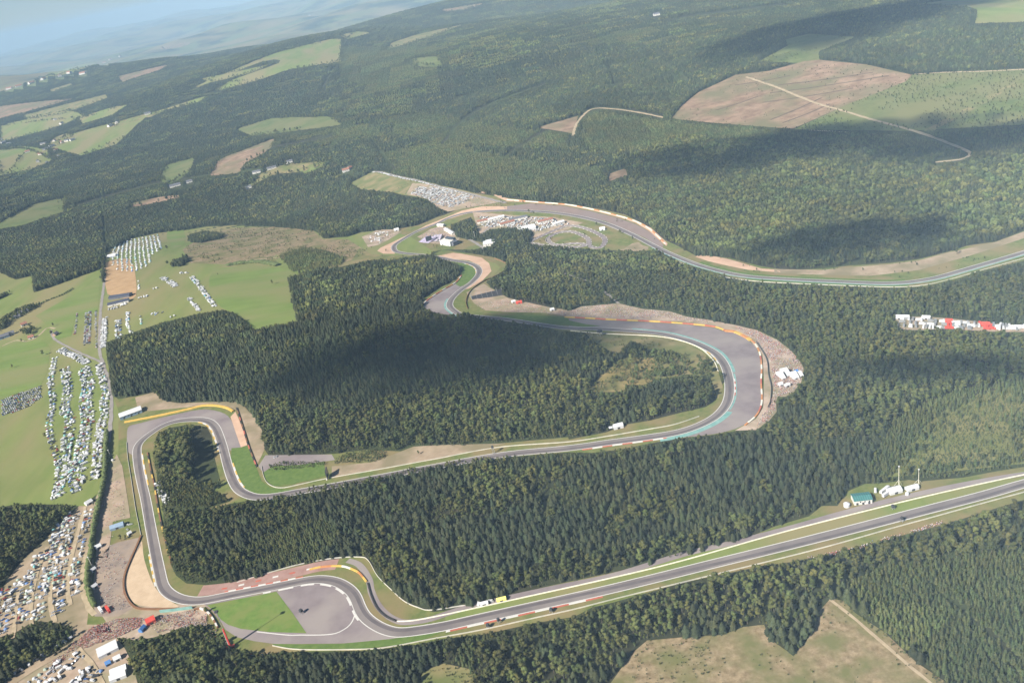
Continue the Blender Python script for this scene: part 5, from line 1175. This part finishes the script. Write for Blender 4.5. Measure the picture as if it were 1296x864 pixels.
def gazebo_mesh(s=2.0):
    mb = MB()
    for a in (-1, 1):
        for b in (-1, 1): mb.bar((a*s*.95, b*s*.95, 0), (a*s*.95, b*s*.95, 2.2), .05, 4, 1)
    v = [(-s, -s, 2.2), (s, -s, 2.2), (s, s, 2.2), (-s, s, 2.2), (0, 0, 3.3)]
    mb.add(v, [(0, 1, 4), (1, 2, 4), (2, 3, 4), (3, 0, 4)]); mb.add([(x, y, z - .35) for x, y, z in v[:4]] + v[:4], [(0, 1, 5, 4), (1, 2, 6, 5), (2, 3, 7, 6), (3, 0, 4, 7)])
    mb.add([(-s, -s*.98, .02), (s, -s*.98, .02), (s, -s*.98, 2.2), (-s, -s*.98, 2.2)], [(0, 1, 2, 3)]); return mb
UNIT = {}                                        # (kind, colour) -> mesh
def unit(kind, colour, mb, mats):
    me = mb.mesh(kind)
    for m in mats: me.materials.append(m)
    UNIT[(kind, colour)] = me
for c, m in PM.items():
    unit('parked_car', c, car_mesh(), [m, MT['glass'], MT['rubber']])
unit('van', 'white', car_mesh(5.4, 2.0, True), [PM['white'], MT['glass'], MT['rubber']])
unit('van', 'dark', car_mesh(5.4, 2.0, True), [PM['dark'], MT['glass'], MT['rubber']])
unit('caravan', 'white', caravan_mesh(), [MT['canvas'], MT['glass'], MT['rubber']])
unit('camper', 'white', camper_mesh(), [MT['canvas'], MT['glass'], MT['rubber']])
for c, q in {'white': (.55, .56, .57), 'grey-green': (.30, .36, .30), 'teal': (.16, .38, .38), 'blue': (.13, .22, .42), 'pale grey': (.55, .57, .58)}.items():
    unit('tent', c, tent_mesh(1.15), [flatm(c.replace(' ', '_').replace('-', '_') + '_tent_cloth', q, .8, 0, .05), MT['dark']])
unit('party_tent', 'white', gazebo_mesh(2.3), [MT['canvas'], MT['steel']])
unit('party_tent', 'teal', gazebo_mesh(2.0), [flatm('teal_awning_cloth', (.25, .46, .44), .8), MT['steel']])
CHOICE = [(('parked_car', 'white'), .10), (('parked_car', 'silver'), .15), (('parked_car', 'dark'), .17), (('parked_car', 'blue'), .06), (('parked_car', 'red'), .04), (('van', 'white'), .04), (('van', 'dark'), .03), (('caravan', 'white'), .07), (('camper', 'white'), .035),
          (('tent', 'white'), .05), (('tent', 'grey-green'), .10), (('tent', 'teal'), .02), (('tent', 'blue'), .04), (('tent', 'pale grey'), .07), (('party_tent', 'white'), .04), (('party_tent', 'teal'), .015)]
CARS = [(('parked_car', 'white'), .3), (('parked_car', 'silver'), .27), (('parked_car', 'dark'), .28), (('parked_car', 'blue'), .07), (('parked_car', 'red'), .04), (('van', 'white'), .04)]
TENTS = [(('tent', 'white'), .2), (('tent', 'grey-green'), .18), (('tent', 'pale grey'), .2), (('tent', 'teal'), .06), (('tent', 'blue'), .06), (('party_tent', 'white'), .1), (('parked_car', 'dark'), .1), (('parked_car', 'silver'), .1)]
WHITE = [(('caravan', 'white'), .34), (('camper', 'white'), .2), (('van', 'white'), .2), (('party_tent', 'white'), .16), (('parked_car', 'white'), .1)]
def pick(ch):
    p = np.array([w for _, w in ch]); return ch[RNG.choice(len(ch), p=p/p.sum())][0]
PLACED = []                                      # kind, colour, x, y, rz, zone
TAKEN = {}
def put(x, y, rz, kc, zone, gap=2.6):
    for i in (-1, 0, 1):
        for j in (-1, 0, 1):
            for (a, b) in TAKEN.get((int(x//5) + i, int(y//5) + j), ()):
                if (a - x)**2 + (b - y)**2 < gap*gap: return
    TAKEN.setdefault((int(x//5), int(y//5)), []).append((x, y)); PLACED.append((*kc, x, y, rz, zone))
def camp_row(px, width, zone, ch=CHOICE, dens=.74, along=5.2, across=4.6):
    C = line_xy(px, along); N = normals(C); n = max(1, int(round(width/across))); T = np.gradient(C, axis=0)
    for i, p in enumerate(C):
        for j in range(n):
            if RNG.random() > dens: continue
            o = (j + .5)*width/n - width/2 + RNG.uniform(-.8, .8); q = p + N[i]*o + RNG.uniform(-1, 1, 2)*.8
            put(q[0], q[1], math.atan2(N[i][1], N[i][0]) + RNG.normal(0, .25) + (math.pi if RNG.random() < .5 else 0) + (math.pi/2 if RNG.random() < .2 else 0), pick(ch), zone)
def camp_area(px, zone, ch, sx, sy, p, q, dens=.85, jit=.8):
    """regular rows inside an outline, rows along the direction p-q"""
    G = unproj(px)[:, :2]; a = yaw(p, q); c, s = math.cos(a), math.sin(a); Rm = np.array([[c, s], [-s, c]]); g = G@Rm.T
    xs = np.arange(g[:, 0].min(), g[:, 0].max(), sx); ys = np.arange(g[:, 1].min(), g[:, 1].max(), sy)
    for yy in ys:
        for xx in xs:
            if RNG.random() > dens: continue
            ins = False; j = len(g) - 1
            for i in range(len(g)):
                if (g[i, 1] > yy) != (g[j, 1] > yy) and xx < (g[j, 0] - g[i, 0])*(yy - g[i, 1])/(g[j, 1] - g[i, 1]) + g[i, 0]: ins = not ins
                j = i
            if ins:
                w = np.array([xx, yy])@Rm + RNG.uniform(-jit, jit, 2); put(w[0], w[1], a + math.pi/2 + RNG.normal(0, .08) + (math.pi if RNG.random() < .5 else 0), pick(ch), zone)
Z1 = 'in the packed campsite rows left of the country road'
Z2 = 'on the terraced campsite below the tall hedge'
Z3 = 'in the upper campsite by the meadow and barns'
Z4 = 'in the dense car park beside the west meadow'
Z5 = 'in the bottom left field beside the dirt road'
Z6 = 'parked in a line along the edge of the dirt road'
camp_row([(70, 453), (65, 477), (66, 497), (67, 512), (62.5, 533), (64, 553), (71, 575), (75, 588)], 11, Z1)
camp_row([(82, 466), (86, 493), (82, 517), (89, 530), (86.5, 553), (83, 575), (78, 600), (73, 627)], 17, Z1)
camp_row([(106, 466), (112, 487), (108, 510), (112, 530), (105, 560), (100, 593), (96, 614)], 21, Z1)
camp_row([(126, 462), (130, 480), (134, 498), (131, 512), (132, 522), (128, 540), (125, 558), (123, 587), (120, 606)], 13, Z1, WHITE + CHOICE)
camp_row([(76, 443), (100, 454), (110, 460)], 15, Z1, WHITE)
camp_row([(86, 585), (90, 605), (97, 622)], 12, Z1); camp_row([(73, 612), (70, 630)], 12, Z1, WHITE)
camp_row([(98, 396), (95, 423)], 6, Z3, CARS); camp_row([(112, 395), (110, 436)], 14, Z3, CARS, .9); camp_row([(121, 394), (122.5, 440)], 6, Z3, CARS)
camp_row([(133, 403), (131, 440)], 10, Z3, WHITE, .9); camp_row([(150, 405), (150, 429)], 12, Z3); camp_row([(162, 396), (162, 412), (168, 422)], 7, Z3, TENTS, .7); camp_row([(178, 400), (179, 410)], 6, Z3, TENTS)
camp_row([(138, 392), (150, 389), (160, 384)], 10, Z3, WHITE, .7)
camp_row([(243, 351), (254, 364), (265, 379), (272, 388)], 11, Z3, WHITE + TENTS, .75); camp_row([(240, 378), (247, 387), (252, 394)], 7, Z3, WHITE, .7); camp_row([(206, 352), (214, 356), (222, 363)], 12, Z3, WHITE, .6)
camp_row([(228, 346), (237, 346)], 7, Z3, WHITE, .8); camp_row([(176, 378), (186, 375)], 9, Z3, WHITE, .8); camp_row([(195, 366), (198, 365)], 5, Z3, WHITE, 1); camp_row([(192, 398), (205, 396)], 14, Z3, TENTS, .6); camp_row([(216, 402), (221, 400)], 6, Z3, WHITE, .8)
camp_row([(175, 355), (176, 366)], 5, Z3, TENTS, .7); camp_row([(176, 390), (184, 388)], 6, Z3, WHITE, .6)
camp_area([(147, 309), (167, 303), (200, 297), (207, 307), (203, 317), (193, 323), (190, 336), (173, 344), (147, 342), (139, 329)], Z3, TENTS, 7.5, 11, (150, 320), (152, 300), .8, 1.6)
camp_area([(2, 506), (52, 488), (53, 503), (33, 517), (2, 527)], Z4, CARS, 3.0, 6.0, (2, 516), (52, 496), .93, .35)
for px, w in (([(113, 646), (110, 660), (106.7, 670), (101.7, 690), (98, 708), (95.5, 727), (95, 752)], 12), ([(96, 652), (92, 662), (86, 676), (82, 697), (78, 713), (75.5, 737), (75, 755), (73, 780)], 15), ([(76, 663), (71, 680), (66, 694), (63, 715), (57, 737), (52, 755), (48, 783)], 14),
              ([(52, 700), (44, 718), (36, 736), (32, 760), (29, 787)], 14), ([(28, 733), (20, 746), (13, 756), (10, 785)], 14), ([(6, 745), (2, 762), (4, 790), (2, 802)], 12), ([(88, 650), (82, 664), (72, 676)], 8)):
    camp_row(px, w, Z2, CHOICE, .78, 5.2, 4.8)
camp_row([(10, 859), (30, 846), (50, 833), (70, 820), (90, 808)], 5, Z6, WHITE, .92, 6.5)
camp_row([(40, 866), (50, 858), (60, 850), (75, 842)], 14, Z5, CHOICE, .8); camp_row([(62, 866), (74, 856), (86, 846)], 10, Z5, WHITE, .8); camp_row([(95, 864), (103, 853), (112, 848)], 10, Z5, WHITE, .9); camp_row([(108, 866), (118, 856), (124, 849)], 14, Z5, CHOICE, .85)
camp_row([(85, 846), (96, 832), (106, 828)], 10, Z5, CARS, .7); camp_row([(64, 846), (80, 836), (96, 828)], 6, Z5, WHITE, .7)
camp_row([(200, 612), (206, 625), (212, 636)], 8, 'behind the tyre wall inside the hairpin loop', WHITE, .9); camp_row([(160, 670), (164, 664)], 8, 'behind the rail above the gravel trap', CARS, .8)
camp_row([(606, 764.5), (622, 761)], 3, 'on the lane edge beside the yellow tent', WHITE, .7); camp_row([(1108, 622), (1112, 622)], 3, 'in the service compound beside the long straight', WHITE, 1)
camp_row([(774, 543), (775, 543)], 3, 'beside the cabin inside the long bend', WHITE, 1); camp_row([(348, 578.5), (350, 578.3)], 3, 'alone on the grey yard beside the hairpin wood', CARS, 1)
Z7 = 'in the far paddock field along the pale road'
camp_area([(530, 236), (558, 240), (602, 250), (592, 256), (567, 264), (552, 259), (530, 248), (520, 246)], Z7, CARS + WHITE, 5, 7, (530, 240), (590, 254), .8, .8)
camp_row([(472, 218.5), (485, 219.5), (520, 228), (558, 238), (600, 249)], 6, Z7, WHITE, .55)
Z8 = 'in the kart circuit paddock'
camp_area([(606, 274), (650, 275), (700, 277), (720, 284), (690, 290), (668, 298), (640, 287), (612, 288)], Z8, WHITE + CARS, 5, 7, (606, 280), (700, 284), .8, 1.5)
camp_area([(462, 303), (480, 293), (500, 292), (480, 309)], 'on the bank left of the far gravel bend', WHITE + CARS + TENTS, 8, 8, (462, 305), (500, 292), .5, 2)
# lot at the right: rows of trailers and stands
TM = {}
def trailer(label, px, rz, L, colour, group=None):
    r = empty('truck_trailer', base(*px), rz); tag(r, label, 'trailer', group)
    m = {'white': MT['canvas'], 'red': MT['redc'], 'grey': MT['steel']}[colour]
    MB().box(-L/2, L/2, -1.25, 1.25, 1.0, 4.0).build('box_body', m, r)
    MB().box(L/2 + .2, L/2 + 2.0, -1.2, 1.2, .6, 3.3, 0, .1, .05).build('cab', m, r)
    w = MB()
    for x in (-L/2 + 1, -L/2 + 2.2, L/2 + 1.2):
        for s in (-1, 1): w.wheel(x, s*1.05, .5, .5, .3)
    w.build('wheel', MT['rubber'], r); return r
LOTL = {'white': 'white trailer in the team lot between the woods at the right', 'red': 'red trailer in the team lot between the woods at the right', 'grey': 'grey trailer in the team lot between the woods at the right'}
a0 = yaw((1140, 408), (1290, 416))
for i in range(44):
    x = 1136 + i*3.7; y = 404 + (x - 1136)*.068
    for row in range(3):
        if RNG.random() < .3: continue
        col = 'red' if (1196 < x < 1206 or 1236 < x < 1256) and RNG.random() < .6 else ('grey' if RNG.random() < .35 else 'white')
        trailer(LOTL[col], (x + RNG.uniform(-1, 1), y + row*(4.3 - max(0, (x - 1180)*.026)) + RNG.uniform(-.5, .5)), a0 + (math.pi/2 if RNG.random() < .6 else 0) + RNG.normal(0, .1), 6.5, col, col + ' trailers in the team lot')
for k, (x, y, L, D, c, lb) in enumerate([(1138, 403, 11, 8, None, 'white marquee at the left end of the team lot'), (1147, 403, 8, 7, None, 'second white marquee from the left end of the team lot'), (1172, 403.5, 11, 6, None, 'long white marquee at the back of the team lot'), (1201, 408, 9, 8, MT['redc'], 'red marquee in the middle of the team lot'), (1247, 412, 11, 7, MT['redc'], 'wide red marquee in the right half of the team lot'), (1284, 416, 13, 5, None, 'long white marquee at the right border of the team lot')]):
    marquee(lb, (x, y), a0, L, D, 3.5, 1, c)
trailer('white trailer standing end-on left of the service tent beside the straight', (1119, 622), yaw((1113, 627), (1126, 617)), 12, 'white')
trailer('second white trailer between the teal roof and the service tent', (1121.5, 627), yaw((1115, 630), (1127, 622)), 10, 'white')
trailer('white trailer next to a red one at the foot of the hedge', (128, 773), yaw((124, 767), (133, 779)), 10, 'white')
trailer('red trailer at the foot of the hedge by the crowd', (137, 772), yaw((133, 766), (142, 778)), 10, 'red')
# individuals nearest the camera, the remainder as masses
by = {}
for u in PLACED: by.setdefault(u[0], []).append(u)
WORD = {'parked_car': 'car', 'van': 'van', 'caravan': 'caravan', 'camper': 'camper van', 'tent': 'dome tent', 'party_tent': 'pointed party tent'}
CATW = {'parked_car': 'car', 'van': 'van', 'caravan': 'caravan', 'camper': 'camper van', 'tent': 'tent', 'party_tent': 'tent'}
MASSN = {'parked_car': 'parked_car', 'van': 'van', 'caravan': 'caravan', 'camper': 'camper', 'tent': 'tent', 'party_tent': 'party_tent'}
for kind, us in by.items():
    us.sort(key=lambda u: math.hypot(u[2], u[3])); near = us[:270]; rest = us[270:]
    for (k, c, x, y, rz, zone) in near:
        o = bpy.data.objects.new(k, UNIT[(k, c)]); COL.objects.link(o); o.location = (x, y, float(terr(x, y)) + .25); o.rotation_euler.z = rz
        tag(o, f'{c} {WORD[k]} {zone}', CATW[k], f'{c} {WORD[k]}s {zone}')
    if rest:
        cols = sorted({u[1] for u in rest}); pr = [bpy.data.objects.new(kind, UNIT[(kind, c)]) for c in cols]
        scatter_object(MASSN[kind] + '_mass', pr, [(u[2], u[3], float(terr(u[2], u[3])) + .25) for u in rest], [u[4] for u in rest], np.ones(len(rest)), [cols.index(u[1]) for u in rest])
print('UNITS', {k: len(v) for k, v in by.items()})
# crowd: small standing figures, far too many and too small to tell apart
def person_mesh(m_top, m_leg):
    mb = MB()
    for s in (-1, 1): mb.cyl(0, s*.11, 0, .85, .07, .1, 6, 1)
    mb.cyl(0, 0, .82, 1.45, .17, .23, 8, 0); mb.cyl(0, 0, 1.44, 1.52, .08, .07, 6, 2)
    for s in (-1, 1): mb.bar((0, s*.25, 1.4), (.12, s*.3, .85), .055, 5, 0)
    v, f = ICO1; mb.add([(p[0]*.11, p[1]*.10, p[2]*.14 + 1.63) for p in v], f, 2)
    me = mb.mesh('person')
    for m in (m_top, m_leg, MT['skin']): me.materials.append(m)
    return bpy.data.objects.new('person', me)
MT['skin'] = flatm('skin', (.45, .28, .20), .7); MT['jeans'] = flatm('denim', (.10, .13, .20), .9)
PEOPLE = [person_mesh(flatm(n + '_shirt', c, .9), MT['jeans']) for n, c in (('red', (.55, .10, .09)), ('white', (.8, .78, .76)), ('orange', (.62, .27, .12)), ('pink', (.60, .38, .36)), ('dark', (.05, .05, .06)), ('blue', (.12, .18, .38)), ('pale', (.62, .55, .50)))]
PW = np.array([.16, .22, .12, .14, .14, .08, .14])
def crowd(px, n, w=PW):
    G = unproj(px)[:, :2]; x0, y0 = G.min(0); x1, y1 = G.max(0); out = []
    while len(out) < n:
        q = np.column_stack([RNG.uniform(x0, x1, n), RNG.uniform(y0, y1, n)]); ins = np.zeros(n, bool); j = len(G) - 1
        for i in range(len(G)):
            c = (G[i, 1] > q[:, 1]) != (G[j, 1] > q[:, 1])
            with np.errstate(divide='ignore', invalid='ignore'): ins ^= c & (q[:, 0] < (G[j, 0] - G[i, 0])*(q[:, 1] - G[i, 1])/(G[j, 1] - G[i, 1]) + G[i, 0])
            j = i
        ins &= RNG.random(n) < .12 + 1.1*np.clip((vnoise(q[:, 0], q[:, 1], 9, 41)*.6 + vnoise(q[:, 0], q[:, 1], 26, 42)*.4 - .3)*2.2, 0, 1)
        out += list(q[ins])
        if not ins.any(): break
    q = np.array(out[:n]); return np.column_stack([q, terr(q[:, 0], q[:, 1]) + .3]), RNG.choice(len(PW), len(q), p=w/w.sum())
CR = [crowd([(93, 815), (117, 794), (150, 783), (180, 782), (178, 793), (150, 806), (117, 817), (95, 826), (80, 828)], 1500, np.array([.3, .2, .1, .25, .05, .03, .07])),
      crowd([(180, 784), (216, 778), (244, 772), (262, 776), (262, 790), (225, 796), (200, 801)], 650),
      crowd([(120, 700), (140, 690), (160, 705), (158, 745), (168, 768), (130, 778)], 260),
      crowd([(130, 640), (148, 590), (160, 650), (138, 690)], 120),
      crowd([(60, 842), (93, 818), (95, 826), (66, 850)], 150),
      crowd([(930, 414), (957, 419), (983, 431), (1000, 444), (1011, 456), (1016, 467), (1013, 484), (1004, 496), (985, 502), (981, 510), (981, 520), (972, 532), (957, 543), (960, 534), (972, 516), (979, 500), (979, 480), (974, 455), (958, 432)], 2600),
      crowd([(722, 394), (737, 389), (783, 385), (813, 392), (847, 396), (870, 402), (897, 406), (897, 410), (840, 404), (770, 402), (722, 401)], 1300, np.array([.1, .2, .08, .25, .12, .08, .2])),
      crowd([(600, 385), (640, 380), (700, 391), (718, 395), (716, 400), (660, 395), (610, 393)], 330),
      crowd([(530, 303), (545, 290), (558, 287), (572, 292), (566, 306), (545, 308)], 700, np.array([.05, .2, .03, .15, .15, .25, .15])),
      crowd([(462, 304), (480, 293), (500, 292), (480, 309)], 260), crowd([(585, 258), (604, 250), (640, 256), (632, 262), (600, 264)], 250),
      crowd([(1083, 693), (1110, 683), (1150, 673), (1192, 660), (1192, 664), (1150, 677), (1110, 688), (1083, 697)], 190), crowd([(1020, 706), (1083, 693), (1083, 697), (1030, 709)], 70),
      crowd([(232, 795), (262, 786), (300, 822), (340, 828), (330, 832), (290, 826)], 120), crowd([(610, 280), (700, 281), (690, 296), (672, 300)], 300)]
PP = np.vstack([c[0] for c in CR]); PI_ = np.concatenate([c[1] for c in CR])
scatter_object('spectator_crowd', PEOPLE, PP, RNG.uniform(0, 6.28, len(PP)), RNG.uniform(.92, 1.08, len(PP)), PI_)
# lone trees in the meadows and yards
LT = [((345, 360), 1.0, 'round tree alone in the bright meadow right of the white caravans'), ((55, 450), .95, 'round dark tree beside the bend of the lane on the west meadow'), ((16.5, 466), .85, 'lone round tree in the meadow left of the campsite'), ((68, 413), .9, 'dark tree where the hamlet lane meets the camp road'), ((66, 424), .8, 'small tree beside the house at the camp entrance'), ((58, 554), .8, 'dark tree at the left edge of the campsite rows'), ((45, 418), .9, 'tree in the middle of the hamlet gardens'), ((40, 421), .8, 'smaller tree beside the one in the hamlet gardens'), ((28, 433), .7, 'small tree by the pale house of the hamlet'), ((204, 318), 1.1, 'bushy dark tree at the right end of the upper campsite'), ((212, 316), 1.0, 'round dark tree right of the bushy one by the upper campsite'), ((213, 336), 1.0, 'dark tree left of the small copse above the meadow'), ((222, 334), 1.05, 'dark tree in the middle of the small copse above the meadow'), ((233, 328), 1.2, 'tall tree at the right end of the small copse above the meadow'),
      ((276, 348), .5, 'low dark bush in the meadow below the copse'), ((294, 322), .9, 'tree on the brown felled slope'), ((154, 684), .8, 'green tree between the pavilion tent and the paved yard'), ((160, 682), .6, 'small green tree by the tyre wall head'), ((800, 462), 1.3, 'big round bush in the clearing inside the big bend'), ((807, 472), 1.1, 'round bush below the big one inside the big bend'), ((1211, 322), 1.1, 'round green bush at the top of the far bank'), ((670, 270), .9, 'round tree between the far track and the kart paddock'), ((676, 272), .9, 'second round tree by the kart paddock, right one'), ((755, 286), .8, 'dark bush on the lane above the kart circuit'), ((785, 296), .8, 'dark bush at the right end of the kart circuit'), ((801, 304), .8, 'small tree by the gravel mound right of the kart circuit'), ((530, 575), .6, 'small dark bush on the bare verge of the straight below the wood'), ((262, 775), .6, 'small tree by the curved wall at the fan zone'), ((135, 345), .9, 'dark tree left of the bare orange patch')]
for q, sc, lb in LT: tree('leaf', base(*q), sc, int(RNG.integers(5)), lb)
for k, q in enumerate([(127, 352), (129, 338), (131, 328), (133, 320), (128, 345), (133, 312)]): tree('spruce', base(*q), .7, k % 5, 'dark tree in the row along the country road beside the upper camp', 'tree', 'trees along the country road')
for k, q in enumerate([(238, 300), (246, 299), (254, 298), (262, 296), (270, 295), (280, 294), (243, 303), (258, 301)]): tree('spruce', base(*q), .8, k % 5, 'dark spruce in the small block on the brown slope', 'tree', 'spruces in the small block on the brown slope')
# ------------------------------------------------------------------ clouds above and behind the view, whose shade crosses the woods
MT['cloud'] = bpy.data.materials.new('cloud'); MT['cloud'].use_nodes = True
_n = MT['cloud'].node_tree; _p = _n.nodes['Principled BSDF']; _p.inputs['Base Color'].default_value = (.9, .9, .92, 1); _p.inputs['Roughness'].default_value = 1
_p.inputs['Alpha'].default_value = .11
def cloud(px, rx, ry, yaw_, seed, z=1500, n=260):
    rng = np.random.default_rng(seed); g = at(*px); t = (z - g[2])/(-sdir[2]); c = g - sdir*t
    V, F = [], []; v, f = ICO2
    ca, sa = math.cos(yaw_), math.sin(yaw_)
    for k in range(n):
        u = math.sqrt(rng.uniform(0, 1)); a = rng.uniform(0, 6.28); edge = u**2
        if edge > .55 and rng.random() < .45: continue
        q = (.20*(1 - edge) + .06)*min(rx, ry)*rng.uniform(.7, 1.4); lx, ly = rx*u*math.cos(a), ry*u*math.sin(a)
        o = np.array([ca*lx - sa*ly, sa*lx + ca*ly, rng.uniform(0, .35)*min(rx, ry)*(1 - edge)])
        b = len(V); w = v*np.array([q*1.3, q*1.3, q*.6])*rng.uniform(.85, 1.15, (len(v), 1)) + o + c
        V += [tuple(p) for p in w]; F += [tuple(i + b for i in h) for h in f]
    tag(link('cloud', mesh('cloud', V, F, True), None, [MT['cloud']]), kind='structure')
cloud((560, 450), 340, 150, -.2, 1)
cloud((1110, 24), 760, 300, .1, 2, 1700, 420)
cloud((980, 192), 520, 170, -.3, 3, 1500, 330)
cloud((1080, 305), 230, 90, -.2, 4)
cloud((1240, 180), 330, 120, -.3, 5)
cloud((1190, 470), 150, 45, -.4, 6)
# ------------------------------------------------------------------ haze
def build_haze():
    mb = MB(); mb.box(-48000, 48000, -4000, 49000, -460, 780)
    m = bpy.data.materials.new('haze'); m.use_nodes = True; nt = m.node_tree; nt.nodes.clear()
    o = nt.nodes.new('ShaderNodeOutputMaterial'); v = nt.nodes.new('ShaderNodeVolumePrincipled')
    v.inputs['Density'].default_value = HAZE; v.inputs['Color'].default_value = (.52, .76, 1.0, 1); v.inputs['Anisotropy'].default_value = -.42
    nt.links.new(v.outputs[0], o.inputs['Volume'])
    return tag(mb.build('haze', [m]), kind='stuff')
build_haze()
